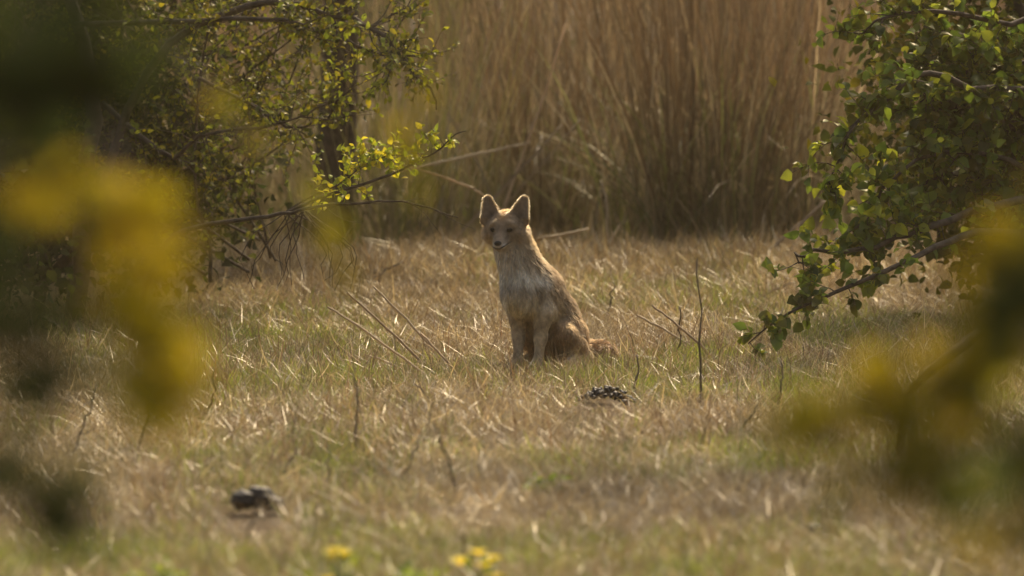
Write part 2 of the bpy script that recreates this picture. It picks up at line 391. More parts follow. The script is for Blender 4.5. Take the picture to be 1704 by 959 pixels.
# head
ell(H(0, .012, -.008), HAX, (.055, .045, .060), .02, .0045, FACE, -HF + .4 * HU)
ell(H(0, -.014, .022), HAX, (.046, .040, .048), .025, .0045, FACE, -HF + .1 * HU)
for sg in (-1, 1):
    ell(H(sg * .045, -.022, -.012), HAX, (.041, .037, .038), .025, .019, FACE, nrm(sg * HS * .8 - HU * .55 - HF * .3))
    cone(H(sg * .027, .018, .044), H(sg * .038, .012, .034), .013, .011, .012, .005, FACE, flow=sg * HS + .3 * HU)     # brow
    cone(H(sg * .013, -.038, .060), H(sg * .009, -.056, .108), .017, .0125, .012, .004, (.42, .35, .26), flow=-HF)       # upper lip
cone(H(0, -.012, .045), H(0, -.044, .108), .027, .0150, .02, .004, FACE, flow=-HF)                                     # bridge of the muzzle
cone(H(0, -.055, .040), H(0, -.072, .094), .020, .009, .010, .004, (.46, .38, .28), flow=-HF)                          # lower jaw
for sg in (-1, 1): ear(sg, .012, .006, (.34, .22, .12))

TRI = np.array([(.018, .034), (.084, .010), (.0740, .119)])
EAR_R = .0185
def ear_uvw(P, sg):
    q = P - HC
    # the photograph shows the ears upright: measured in the plane that faces the viewer
    s = q @ HS * sg; u = q[..., 2] ; f = q @ _f0
    return s, u, f
def tri_sdf(s, u):
    c = TRI.mean(0); T = c + (TRI - c) * 0.72; T = T.copy()
    d = None; inside = None
    for i in range(3):
        a, b = T[i], T[(i + 1) % 3]; e = b - a; wx, wy = s - a[0], u - a[1]
        t = np.clip((wx * e[0] + wy * e[1]) / (e @ e), 0, 1); dd = (wx - e[0] * t) ** 2 + (wy - e[1] * t) ** 2
        cr = e[0] * wy - e[1] * wx
        d = dd if d is None else np.minimum(d, dd); inside = (cr > 0) if inside is None else inside & (cr > 0)
    d = np.sqrt(d); return np.where(inside, -d, d) - EAR_R * 0.9
def prim(p, P):
    if p['t'] == 'c':
        ab = p['b'] - p['a']; t = np.clip(((P - p['a']) @ ab) / (ab @ ab), 0, 1)
        return np.linalg.norm(P - p['a'] - t[..., None] * ab, axis=-1) - (p['ra'] + (p['rb'] - p['ra']) * t)
    if p['t'] == 'e':
        q = (P - p['c']) @ p['ax'].T; k0 = np.linalg.norm(q / p['r'], axis=-1); k1 = np.linalg.norm(q / p['r'] ** 2, axis=-1)
        return k0 * (k0 - 1) / np.maximum(k1, 1e-6)
    s, u, f = ear_uvw(P, p['sg'])
    mid = .055 + .014 * np.clip(u / .1, 0, 1)
    surf = -.016 + 16.0 * (np.clip(s - mid, -.05, .05) ** 2) - .10 * (u - .05)       # cupped sheet, hollow side to the front
    sheet = np.abs(f - surf) - (.0032 + .004 * np.clip((.05 - u) / .05, 0, 1))
    t2 = tri_sdf(s, u)
    return np.maximum(t2, sheet) + 0.0 * s
def bbox(p):
    if p['t'] == 'c': return np.minimum(p['a'] - p['ra'], p['b'] - p['rb']), np.maximum(p['a'] + p['ra'], p['b'] + p['rb'])
    if p['t'] == 'e': m = p['r'].max(); return p['c'] - m, p['c'] + m
    c = HC + p['sg'] * HS * .05 + UZ * .06; return c - .095, c + .095
h = .0032
lo = np.array([-.30, -.40, -.03]); hi = np.array([.32, .30, .70]); dims = ((hi - lo) / h).astype(int)
D = np.full(dims, .1, np.float32); near_i = None
ax = [lo[i] + h * np.arange(dims[i]) for i in range(3)]
for p in PR:
    a, b = bbox(p); pad = p['k'] + .012
    i0 = np.clip(((a - pad - lo) / h).astype(int), 0, dims); i1 = np.clip(((b + pad - lo) / h).astype(int) + 1, 0, dims)
    sl = tuple(slice(i0[i], i1[i]) for i in range(3))
    G = np.stack(np.meshgrid(*[ax[i][sl[i]] for i in range(3)], indexing='ij'), -1)
    d = prim(p, G).astype(np.float32); c = D[sl]; k = p['k']
    hh = np.maximum(k - np.abs(c - d), 0) / k
    D[sl] = np.minimum(c, d) - hh * hh * k * .25
def surface_nets(D, lo, h):
    S = D < 0; nx, ny, nz = D.shape
    cnt = sum(S[i:nx - 1 + i, j:ny - 1 + j, k:nz - 1 + k].astype(np.int8) for i in (0, 1) for j in (0, 1) for k in (0, 1))
    act = np.argwhere((cnt > 0) & (cnt < 8)); idm = np.full((nx - 1, ny - 1, nz - 1), -1, np.int32)
    idm[tuple(act.T)] = np.arange(len(act))
    acc = np.zeros((len(act), 3)); num = np.zeros(len(act))
    for axis_ in range(3):
        o = [a for a in range(3) if a != axis_]
        for u in (0, 1):
            for v in (0, 1):
                p0 = act.copy(); p0[:, o[0]] += u; p0[:, o[1]] += v; p1 = p0.copy(); p1[:, axis_] += 1
                d0 = D[tuple(p0.T)]; d1 = D[tuple(p1.T)]; m = (d0 < 0) != (d1 < 0)
                t = np.where(m, d0 / np.where(m, d0 - d1, 1), 0); q = p0.astype(float); q[:, axis_] += t
                acc[m] += q[m]; num[m] += 1
    V = lo + h * acc / num[:, None]; F = []
    for axis_ in range(3):
        b, c = [(1, 2), (2, 0), (0, 1)][axis_]
        sh = [slice(0, n) for n in D.shape]; s2 = list(sh); sh[axis_] = slice(0, D.shape[axis_] - 1); s2[axis_] = slice(1, None)
        e = np.argwhere(S[tuple(sh)] != S[tuple(s2)]); ok = (e[:, b] > 0) & (e[:, c] > 0) & (e[:, b] < D.shape[b] - 1) & (e[:, c] < D.shape[c] - 1); e = e[ok]
        q = []
        for db, dc in ((-1, -1), (0, -1), (0, 0), (-1, 0)):
            w = e.copy(); w[:, b] += db; w[:, c] += dc; q.append(idm[tuple(w.T)])
        q = np.stack(q, -1); fl = ~S[tuple(e.T)]; q[fl] = q[fl][:, ::-1]; F.append(q)
    return V, np.concatenate(F)
JV, JQ = surface_nets(D, lo, h)
def smooth_mesh(V, Q, n, lam=.5):
    E = np.concatenate([Q[:, [0, 1]], Q[:, [1, 2]], Q[:, [2, 3]], Q[:, [3, 0]]])
    for _ in range(n):
        A = np.zeros_like(V); c = np.zeros(len(V))
        for i, j in ((0, 1), (1, 0)):
            for d in range(3): A[:, d] += np.bincount(E[:, i], V[E[:, j], d], len(V))
            c += np.bincount(E[:, i], minlength=len(V))
        V = V + lam * (A / c[:, None] - V)
    return V
JV = smooth_mesh(JV, JQ, 2)

def pdist(P): return np.stack([prim(p, P) for p in PR], -1)
FLOW = np.stack([p['flow'] for p in PR]); FURL = np.array([p['fur'] for p in PR]); PCOL = np.stack([p['col'] for p in PR])
def face_coords(P):
    q = P - HC; return q @ HS, q @ HU, q @ HF
EYES = [(-.0325, -.002), (.0325, -.002)]
def coat(P, N=None):
    "fur direction, length and pigment at points on the skin"
    d = pdist(P); w = np.exp(-np.maximum(d - d.min(-1, keepdims=True), 0) / .009); w /= w.sum(-1, keepdims=True)
    fl = w @ FLOW; ln = w @ FURL; c = w @ PCOL
    s, u, f = face_coords(P)
    def mixin(m, col):
        nonlocal c; c = c * (1 - m[:, None]) + np.array(col) * m[:, None]
    sm = lambda x, a, b: np.clip((x - a) / (b - a), 0, 1)
    a = (P - RUMP) @ BF; l = (P - RUMP) @ BS; z = P[:, 2]
    body = sm(.47 - z, 0, .05)
    head = (1 - body) * sm(f, -.10, -.06)
    # saddle: grizzled dark over the back, paler on the flank
    along = a - (.05 + (z - .08) * .85)
    mixin(body * sm(-along, -.09, -.01) * sm(z, .14, .22) * .9 * sm(.42 - z, 0, .06), (.12, .088, .06))
    mixin(body * np.exp(-((a - .25) / .06) ** 2 - ((l - .07) / .05) ** 2 - ((z - .31) / .045) ** 2) * .75, (.13, .095, .065))
    mixin(body * np.exp(-((a - .22) / .025) ** 2 - ((l - .08) / .06) ** 2 - ((z - .22) / .06) ** 2) * .6, (.52, .40, .26))
    # pale collar across the throat and chest, darker band between
    front = sm(a, .27, .33)
    mixin(body * front * np.exp(-((z - .335) / .030) ** 2) * .95, (.74, .64, .48))
    mixin(body * front * np.exp(-((z - .285) / .022) ** 2) * .35, (.20, .15, .10))
    mixin(body * front * np.exp(-((z - .225) / .04) ** 2) * .8, (.68, .57, .42))
    mixin(sm(.15 - z, 0, .04) * sm(a, .27, .30) * sm(-l, .0, .03) * .45, (.45, .37, .28))
    mixin(body * np.exp(-((a - .20) / .05) ** 2 - ((l - .10) / .05) ** 2 - ((z - .05) / .03) ** 2) * .8, (.52, .43, .32))
    # nape and crown rufous
    mixin((1 - body) * sm(-f, .02, .05) * .8 * sm(.60 - z, -.06, .0), (.42, .26, .12))
    mixin(head * np.exp(-((s) / .025) ** 2 - ((u - .052) / .02) ** 2) * .8, (.46, .25, .09))
    for ex, eu in EYES:
        sg = 1 if ex > 0 else -1
        mixin(head * np.exp(-((s - ex) / .0135) ** 2 - ((u - eu + .001) / .0075) ** 2) * sm(f, .01, .03) * .92, (.025, .019, .015))
        mixin(head * np.exp(-((s - ex * 1.0) / .012) ** 2 - ((u - eu - .017) / .007) ** 2) * sm(f, .01, .03) * .75, (.44, .29, .16))
        mixin(head * np.exp(-((s - ex * .85) / .009) ** 2 - ((u - eu + .024) / .014) ** 2) * sm(f, .02, .04) * .6, (.08, .058, .042))
        mixin(head * np.exp(-((s - sg * .026) / .011) ** 2 - ((u + .055) / .009) ** 2) * sm(f, .03, .06) * .95, (.85, .78, .68))
    mixin(head * np.exp(-((s) / .012) ** 2) * sm(f, .05, .07) * sm(u, -.04, -.02) * .35, (.34, .20, .11))
    mixin(head * sm(f, .075, .1) * sm(-u, .045, .055) * .7, (.60, .52, .42))
    # ears: dark hollow, pale rim, rufous back
    for sg in (-1, 1):
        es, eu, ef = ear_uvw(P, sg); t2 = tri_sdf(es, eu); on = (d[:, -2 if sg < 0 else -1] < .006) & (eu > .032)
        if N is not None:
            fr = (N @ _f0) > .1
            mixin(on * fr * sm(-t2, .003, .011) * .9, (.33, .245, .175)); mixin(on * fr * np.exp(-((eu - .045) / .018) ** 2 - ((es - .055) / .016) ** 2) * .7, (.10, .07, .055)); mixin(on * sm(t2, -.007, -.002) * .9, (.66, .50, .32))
            ln = np.where(on, np.where(t2 > -.006, .0085, .0045), ln)
            e_ = .002; gs = (tri_sdf(es + e_, eu) - tri_sdf(es - e_, eu)); gu = (tri_sdf(es, eu + e_) - tri_sdf(es, eu - e_))
            out_ = nrm(gs[:, None] * HS * sg + gu[:, None] * UZ)
            fl = np.where(on[:, None], out_ * 1.5, fl)
    # mouth line, black lips
    mouth = np.abs(u - (-.0615 + .50 * np.maximum(np.abs(s) - .006, 0) - .10 * (f - .09)))
    mixin(head * sm(.0042 - mouth, 0, .003) * sm(f, .045, .055) * (u < -.02) * .9, (.02, .015, .014))
    mot = vnoise(P[:, 0] * 45 + P[:, 1] * 30, P[:, 2] * 32 + P[:, 1] * 17) - .5; fine = vnoise(P[:, 0] * 110 + 9, P[:, 2] * 90 + P[:, 1] * 70) - .5
    c = c * (1 + (.75 * mot + .5 * fine) * (.35 + .65 * body))[:, None]
    return fl, ln, np.clip(c, .004, 1)

def normals(V, Q):
    n = np.cross(V[Q[:, 2]] - V[Q[:, 0]], V[Q[:, 3]] - V[Q[:, 1]]); A = np.zeros_like(V)
    for i in range(4):
        for d in range(3): A[:, d] += np.bincount(Q[:, i], n[:, d], len(V))
    return nrm(A)
JN = normals(JV, JQ)
_, _, JC = coat(JV, JN)
M_SKIN = solid_mat("jackal_skin", (.72, .72, .72), (1, 1, 1), 90, .85, .2, .1, 4, tint=True)
jackal = link("jackal", None, loc=JR)
tag(jackal, "golden jackal sitting upright in the dry grass with its ears pricked", "jackal")
link("body", make_mesh("body", JV, JQ, None, JC * .8, True, M_SKIN), jackal)

# fur: combed strands as a child of the jackal
def fur_mat():
    m, N, L = new_mat("jackal_fur"); out = N.new("ShaderNodeOutputMaterial")
    a = N.new("ShaderNodeAttribute"); a.attribute_name = "tint"
    p = N.new("ShaderNodeBsdfHairPrincipled"); p.parametrization = 'COLOR'
    L.new(a.outputs["Color"], p.inputs["Color"]); p.inputs["Roughness"].default_value = .42; p.inputs["Radial Roughness"].default_value = .75
    p.inputs["Coat"].default_value = 0.0
    L.new(p.outputs[0], out.inputs["Surface"]); return m
rf = rnd(77)
v0 = JV[JQ]; area = .5 * np.linalg.norm(np.cross(v0[:, 2] - v0[:, 0], v0[:, 3] - v0[:, 1]), axis=-1)
fc = v0.mean(1)
wt = area * np.where(fc[:, 2] > .45, 2.4, 1.0) * np.where(fc[:, 2] > .60, 2.2, 1.0) * np.where(fc[:, 2] < .004, 0.0, 1.0)
NS = 120000
fi = rf.choice(len(JQ), NS, p=wt / wt.sum()); uv = rf.random((NS, 2))
qv = v0[fi]; FP = (qv[:, 0] * ((1 - uv[:, 0]) * (1 - uv[:, 1]))[:, None] + qv[:, 1] * (uv[:, 0] * (1 - uv[:, 1]))[:, None] + qv[:, 2] * (uv[:, 0] * uv[:, 1])[:, None] + qv[:, 3] * ((1 - uv[:, 0]) * uv[:, 1])[:, None])
qn = JN[JQ][fi]; FN = nrm(qn.mean(1))
fl, ln, fcol = coat(FP, FN)
# bare spots: nose pad, eyes
s, u, f = face_coords(FP)
keep = ~((f > .106) & (np.abs(s) < .014) & (u > -.059))
for ex, eu in EYES:
    keep &= ~(((s - ex) ** 2 / .0155 ** 2 + (u - eu) ** 2 / .0105 ** 2 < 1) & (f > .01))
    keep &= ~((np.abs(s - ex) < .013) & (u > eu + .004) & (u < eu + .012) & (f > .01) & (rf.random(len(s)) < .7))
FP, FN, fl, ln, fcol = FP[keep], FN[keep], fl[keep], ln[keep], fcol[keep]; NS = len(FP)
s, u, f = face_coords(FP)
for ex, eu in EYES: ln = np.where((((s - ex) / .024) ** 2 + ((u - eu) / .019) ** 2 < 1) & (f > .005), ln * .35, ln)
tang = nrm(fl - (fl * FN).sum(-1, keepdims=True) * FN)
clump = np.stack([vnoise(FP[:, 0] * 70 + k * 9, FP[:, 2] * 60 + FP[:, 1] * 50 + k * 5) - .5 for k in range(3)], -1)
lift = np.where(FP[:, 2] > .47, .40, .36)[:, None] * (.6 + .9 * rf.random((NS, 1)))
dirn = nrm(tang + lift * FN + .4 * clump + .22 * rf.standard_normal((NS, 3)))
ln = ln * (.55 + .75 * rf.random(NS))
cell = np.floor((FP + .004 * np.stack([vnoise(FP[:, 2] * 90, FP[:, 0] * 90), vnoise(FP[:, 0] * 80, FP[:, 1] * 80), vnoise(FP[:, 1] * 85, FP[:, 2] * 85)], -1)) / .011).astype(np.int64)
cid = np.unique(cell[:, 0] * 1000003 + cell[:, 1] * 1009 + cell[:, 2], return_inverse=True)[1]
cn = np.bincount(cid); tipp = FP + dirn * ln[:, None]; cm = np.stack([np.bincount(cid, tipp[:, d_]) for d_ in range(3)], -1) / cn[:, None]
pull = (np.where(FP[:, 2] > .47, .3, .6) * np.clip(ln / .012, .2, 1))[:, None]
dirn = nrm(tipp + (cm[cid] - tipp) * pull - FP); cshade = rf.normal(1, .22, len(cn)).clip(.5, 1.6)[cid]
KP = 5; tt = np.linspace(0, 1, KP)
end = nrm(dirn + .35 * tang - .18 * UZ)
pts = FP[:, None] + ln[:, None, None] * (tt[None, :, None] * dirn[:, None] * (1 - .4 * tt[None, :, None]) + .4 * (tt ** 2)[None, :, None] * end[:, None]) - FN[:, None] * .001
grizz = np.where(rf.random(NS) < .25, .45, 1.0) * np.where(rf.random(NS) < .18, 1.5, 1.0) * (.8 + .4 * rf.random(NS))
grizz = grizz * cshade
fcol = np.clip(fcol ** np.array([1.15, 1.22, 1.3]) * .80 * grizz[:, None], .008, .85)
hc = bpy.data.hair_curves.new("fur"); hc.add_curves([KP] * NS)
hc.points.foreach_set("position", pts.astype(np.float32).ravel())
rad = np.broadcast_to((.00050 * (1 - .75 * tt ** 1.5))[None], (NS, KP)) * np.clip(ln / .02, .55, 1.1)[:, None]
ra = hc.attributes.get("radius") or hc.attributes.new("radius", 'FLOAT', 'POINT'); ra.data.foreach_set("value", np.ascontiguousarray(rad, np.float32).ravel())
ca = hc.attributes.new("tint", 'FLOAT_COLOR', 'CURVE'); cc = np.ones((NS, 4), np.float32); cc[:, :3] = fcol; ca.data.foreach_set("color", cc.ravel())
hc.materials.append(fur_mat())
link("fur", hc, jackal)

def blob(name, c, axes, r, mat, parent, seg=14, dent=None):
    th = np.linspace(0, math.pi, seg // 2 + 1); ph = np.arange(seg) * 2 * math.pi / seg
    q = np.stack([np.sin(th)[:, None] * np.cos(ph), np.sin(th)[:, None] * np.sin(ph), np.repeat(np.cos(th)[:, None], seg, 1)], -1).reshape(-1, 3)
    if dent is not None: q = dent(q)
    V = (q * np.asarray(r)) @ np.asarray(axes) ; n = seg // 2
    i = np.arange(n)[:, None] * seg; j = np.arange(seg)[None]; k = (j + 1) % seg
    Q = np.stack([i + j, i + seg + j, i + seg + k, i + k], -1).reshape(-1, 4)
    return link(name, make_mesh(name, V, Q, None, None, True, mat), parent, c)
M_EYE = solid_mat("eye", (.006, .004, .003), (.012, .007, .004), 200, .3, 0, .08)
M_NOSE = solid_mat("nose_pad", (.006, .0055, .0055), (.013, .012, .0115), 300, .42, .4, .2)
M_LIP = solid_mat("lip", (.012, .009, .009), (.02, .016, .015), 200, .45, .1, .4)
def skin_f(s, u):
    "front of the face at lateral s, height u"
    vs, vu, vf = face_coords(JV); m = (np.abs(vs - s) < .0035) & (np.abs(vu - u) < .0035) & (vf > 0); return vf[m].max() if m.any() else .03
for ex, eu in EYES:
    ff = skin_f(ex, eu); sg = 1 if ex > 0 else -1
    tiltax = np.stack([nrm(HS * sg - .35 * HF + .22 * HU) * sg, nrm(HU - .22 * sg * HS), HF])
    blob("eye", H(ex, eu, ff - .0005), tiltax, (.0125, .0080, .0068), M_EYE, jackal)
blob("nose", H(0, -.045, .1170), HAX, (.0155, .0125, .0110), M_NOSE, jackal, 16)
g = Geo(); mp = []
for s_ in np.linspace(-.016, .034, 15):
    uu = -.0625 + .50 * max(abs(s_) - .006, 0); mp.append(H(s_, uu, skin_f(s_, uu) + .0004))
tube(g, spline(mp, 30), np.linspace(.0012, .0019, 30), 5); link("mouth", g.mesh("mouth", M_LIP), jackal)
# ------------------------------------------------------------------ plants: stems grown along drawn limbs, twigs and leaves added by rule
def leaf_mesh(name, w, l, cup, fold, col, mat, notch=0.0, seg=5):
    "an oval leaf lying along +Y, hollowed about its midrib"
    t = np.linspace(0, 1, seg + 1); half = w * .5 * np.sin(np.pi * np.clip(t, 0, 1) ** .8) ** .75; half[0] = w * .03; half[-1] = w * .02
    y = l * t; zc = cup * l * np.sin(np.pi * t) - cup * l * t ** 2 * 1.2
    V = np.concatenate([np.stack([-half, y, zc + fold * half], -1), np.stack([0 * y, y, zc], -1), np.stack([half, y, zc + fold * half], -1)])
    n = seg + 1; i = np.arange(seg); Q = np.concatenate([np.stack([i, i + n, i + n + 1, i + 1], -1), np.stack([i + n, i + 2 * n, i + 2 * n + 1, i + n + 1], -1)])
    return V, Q, np.array(col)

class Shrub:
    def __init__(s, seed): s.r = rnd(seed); s.g = Geo(); s.leaves = []; s.bits = []
    def limb(s, P, r0, r1, n=14, sides=7, wob=.012, c=(1, 1, 1)):
        Q = spline(P, n); Q[1:] += s.r.normal(0, wob, (n - 1, 3)) * np.linspace(.3, 1, n - 1)[:, None]
        tube(s.g, Q, np.linspace(r0, r1, n), sides, c); return Q
    def twigs(s, Q, r, count, length, t0=.15, t1=1.0, up=.2, sub=2, leaves=6, size=.03, spread=.9, drop=.0, out=None, lstart=.2, c=(1, 1, 1)):
        n = len(Q)
        for _ in range(count):
            t = t0 + (t1 - t0) * s.r.random(); i = min(int(t * (n - 1)), n - 2); p = Q[i] + (Q[i + 1] - Q[i]) * (t * (n - 1) - i)
            T = nrm(Q[i + 1] - Q[i]); d = nrm(T * (1 - .5 * spread) + spread * s.r.normal(0, 1, 3) * np.array([.7, .5, .7]) + np.array([0, 0, up]) + (0 if out is None else out))
            L = length * (.5 + .8 * s.r.random()); m = 6
            k = s.r.normal(0, .25, 3); pts = [p]
            for j in range(1, m): d = nrm(d + k * .35 + s.r.normal(0, .13, 3) - np.array([0, 0, drop])); pts.append(pts[-1] + d * L / (m - 1))
            pts = np.array(pts); tube(s.g, pts, np.linspace(r, r * .35, m), 4, c)
            s.leafy(pts, leaves, size, lstart)
            for _ in range(sub):
                q = pts[s.r.integers(1, m - 1)]; dd = nrm(d + s.r.normal(0, .8, 3)); P2 = np.array([q + dd * L * .45 * f + np.array([0, 0, -drop * .1]) * f * f for f in np.linspace(0, 1, 4)])
                tube(s.g, P2, np.linspace(r * .55, r * .25, 4), 3, c); s.leafy(P2, max(leaves // 2, 1) if leaves else 0, size, 0)
    def leafy(s, pts, n, size, t0=.2):
        m = len(pts)
        for j in range(n):
            t = t0 + (1 - t0) * (j + s.r.random()) / max(n, 1); i = min(int(t * (m - 1)), m - 2); f = t * (m - 1) - i
            p = pts[i] * (1 - f) + pts[i + 1] * f; T = nrm(pts[i + 1] - pts[i])
            d = nrm(T * .5 + s.r.normal(0, .7, 3) + np.array([0, 0, -.1])); nn = nrm(s.r.normal(0, .6, 3) + np.array([0, -.3, .8]))
            s.leaves.append((p, d, nn, size * (.55 + .75 * s.r.random())))

def basis(d, nn):
    y = nrm(d); x = nrm(np.cross(y, nn)); z = np.cross(x, y); return np.stack([x, y, z], 1)
def fill_leaves(name, leaves, pal, mat, origin, rng, w=.62, seg=3):
    "many leaves as one mesh"
    if not leaves: return None
    V0, Q0, _ = leaf_mesh("", w, 1.0, .10, .25, (1, 1, 1), None, seg=seg)
    p = np.array([l[0] for l in leaves]); d = nrm(np.array([l[1] for l in leaves])); nn = np.array([l[2] for l in leaves]); sz = np.array([l[3] for l in leaves])
    X = nrm(np.cross(d, nn)); Z = np.cross(X, d); ww = .8 + .45 * rng.random(len(p))
    V = p[:, None] + sz[:, None, None] * (V0[None, :, :1] * ww[:, None, None] * X[:, None] + V0[None, :, 1:2] * d[:, None] + V0[None, :, 2:] * Z[:, None])
    Q = Q0[None] + (np.arange(len(p)) * len(V0))[:, None, None]
    col = pal[rng.integers(0, len(pal), len(p))] * (.7 + .6 * rng.random((len(p), 1)))
    return make_mesh(name, V.reshape(-1, 3) - np.asarray(origin), Q.reshape(-1, 4), None, np.repeat(col, len(V0), 0), True, mat)
def leaf_lib(pal, mat, w=.62, seg=5, seed=1):
    r = rnd(seed); out = []
    for c in pal:
        for _ in range(2):
            V, Q, _c = leaf_mesh("leaf", w * (.85 + .35 * r.random()), 1.0, .06 + .14 * r.random(), .15 + .3 * r.random(), c, mat, seg=seg)
            V[:, 0] += .08 * (r.random() - .5) * V[:, 1] ** 2 * 2
            out.append(make_mesh("leaf", V, Q, None, np.broadcast_to(np.array(c), (len(V), 3)), True, mat))
    return out
def finish(root, sh, label_parts, pal, lib, max_parts, seed, w=.62, center=None, bark=None, lmat=None):
    "branches mesh, single leaves as parts (those that show largest), the rest joined"
    o = np.array(root.location); rng = rnd(seed)
    link(label_parts[0], sh.g.mesh(label_parts[0], bark or M_BARK, o), root)
    L = sh.leaves
    if max_parts and L:
        def score(l):
            p = l[0]; px = 852 + p[0] / p[1] * FPX; py = HOR + (CAM_H - p[2]) / p[1] * FPX
            if not (-20 < px < 1724 and -20 < py < 980): return 1e9
            return (0 if center is None else math.hypot(px - center[0], py - center[1])) - l[3] * 4000
        L = sorted(L, key=score); parts, rest = L[:max_parts], L[max_parts:]
    else: parts, rest = [], L
    for p, d, nn, sz in parts:
        lf = bpy.data.objects.new("leaf", lib[rng.integers(0, len(lib))]); COL.objects.link(lf); lf.parent = root
        M = Matrix(basis(d, nn).tolist()).to_4x4() @ Matrix.Diagonal((sz, sz, sz, 1)); M.translation = Vector(p - o); lf.matrix_local = M
    if rest:
        f = link("foliage", fill_leaves("foliage", rest, pal, lmat or M_LEAF, o, rng, w), root); f["kind"] = "stuff"

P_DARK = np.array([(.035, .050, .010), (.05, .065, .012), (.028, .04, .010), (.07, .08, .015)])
P_YG = np.array([(.38, .38, .022), (.30, .34, .022), (.46, .39, .022), (.22, .27, .02)])
P_GREEN = np.array([(.14, .21, .02), (.19, .26, .022), (.10, .16, .018), (.29, .32, .025)])
NEAR = 1.25
P_GOLD = np.array([(.52, .40, .012), (.44, .36, .012), (.58, .42, .015), (.36, .33, .015)])
P_OLIVE = np.array([(.10, .12, .012), (.15, .15, .012), (.07, .085, .012), (.24, .20, .012)])
def root_at(name, p, label, cat, group=None):
    e = link(name, None, loc=p); return tag(e, label, cat, group)
def gpt(px, Y, dz=0.0):
    x = (px - 852) / FPX * Y; return np.array([x, Y, float(ground_z(x, Y)) + dz])

# --- thorny shrub on the left, its boughs reaching over the clearing
def A(pts): return [at(*p) for p in pts]
sh = Shrub(21); base = gpt(120, 42.2)
trunk = sh.limb([base, base + (.05, 0, .5), at(150, 120, 42.2), at(60, -160, 42.3)], .045, .022, 12)
L1 = sh.limb([base + (.03, 0, .3)] + A([(250, 110, 42.1), (420, 5, 42.0), (540, 22, 41.9), (616, 48, 41.8), (680, 105, 41.7), (741, 184, 41.7)]), .020, .0028, 26)
sh.twigs(L1, .0035, 34, .24, .15, .82, .1, 3, 9, .030); sh.twigs(L1, .0022, 6, .10, .75, 1, -.1, 1, 5, .026)
L2 = sh.limb(A([(120, 40, 42.2), (430, 33, 41.9), (540, 55, 41.8), (640, 90, 41.75), (690, 95, 41.7)]), .012, .003, 20)
sh.twigs(L2, .003, 36, .22, .05, .95, .0, 3, 9, .030)
L3 = sh.limb(A([(616, 48, 41.8), (650, 28, 41.8), (690, -8, 41.8)]), .005, .002, 8); sh.twigs(L3, .002, 7, .12, .2, 1, .1, 1, 6, .028)
L4 = sh.limb(A([(600, 130, 41.7), (540, 190, 41.8), (485, 214, 41.8), (430, 180, 41.9), (330, 130, 42)])[::-1], .008, .004, 14); sh.twigs(L4, .0025, 22, .2, .1, 1, .1, 2, 8, .03)
L5 = sh.limb(A([(170, 170, 42.2), (280, 260, 42.0), (345, 225, 41.9), (470, 205, 41.8), (560, 175, 41.8)]), .011, .003, 16); sh.twigs(L5, .0028, 26, .24, .1, 1, .0, 2, 7, .028)
L6 = sh.limb(A([(350, 30, 42.1), (330, 160, 42.1), (322, 300, 42.1), (345, 400, 42.2), (350, 470, 42.2)])[::-1], .009, .004, 14); sh.twigs(L6, .0024, 22, .26, .1, 1, .1, 2, 5, .026)
for q in range(26):
    a = sh.r.random(2); P = A([(-60 + 520 * a[0], 480 - 120 * a[1], 42.6 + .8 * a[1]), (-80 + 560 * sh.r.random(), 240, 42.7), (-60 + 640 * sh.r.random(), 30 - 80 * sh.r.random(), 42.6)])
    Lq = sh.limb(P, .007, .003, 9, 4); sh.twigs(Lq, .002, 15, .30, .15, 1, .1, 3, 8, .030)
t = root_at("thorn_shrub", base, "large thorny shrub with small yellow-green leaves, its boughs arching over the clearing", "shrub")
lib_yg = leaf_lib(P_YG, M_LEAF, .55); finish(t, sh, ("branches",), np.vstack([P_YG, P_YG, P_OLIVE]), lib_yg, 300, 3, .55, (600, 110))

# --- low bough with a sprig of bright leaves, reaching towards the jackal
sh = Shrub(8); b0 = gpt(215, 41.2, .0)
K1 = sh.limb([b0] + A([(265, 420, 41.2), (330, 378, 41.1), (440, 362, 40.9), (510, 347, 40.7), (600, 337, 40.6), (680, 338, 40.6), (762, 362, 40.6)]), .013, .0018, 26, wob=.004)
K2 = sh.limb(A([(480, 353, 40.8), (545, 325, 40.7), (600, 308, 40.6), (650, 290, 40.5), (700, 266, 40.45), (730, 248, 40.4), (752, 228, 40.4), (778, 217, 40.4)]), .0075, .0016, 20, wob=.004)
K3 = sh.limb(A([(470, 357, 40.8), (520, 325, 40.8), (575, 300, 40.7), (610, 265, 40.7), (622, 225, 40.7)]), .0045, .001, 12, wob=.004)
K4 = sh.limb(A([(560, 310, 40.7), (600, 280, 40.65), (640, 262, 40.6), (665, 258, 40.6)]), .003, .001, 8, wob=.003)
for K, c in ((K2, 9), (K3, 9), (K4, 9)): sh.twigs(K, .0014, c + 5, .11, .2, .8, .35, 2, 7, .028, .8)
sh.twigs(K1, .0016, 14, .14, .35, .95, -.3, 1, 0, .02, .8)
for q in range(16):
    px = 400 + 190 * sh.r.random(); P = A([(470 + 40 * sh.r.random(), 352, 40.8), (px, 410, 40.85), (px - 40 + 60 * sh.r.random(), 455 + 30 * sh.r.random(), 40.9)])
    sh.limb(P, .003, .0012, 7, 4, .012); 
t = root_at("leafy_bough", b0, "low bare-tipped bough with a sprig of bright yellow leaves beside the jackal", "branch")
lib_br = leaf_lib(P_YG * 1.35, M_LEAF, .6, seed=7); finish(t, sh, ("branches",), P_YG * 1.35, lib_br, 300, 4, .6, (600, 290))

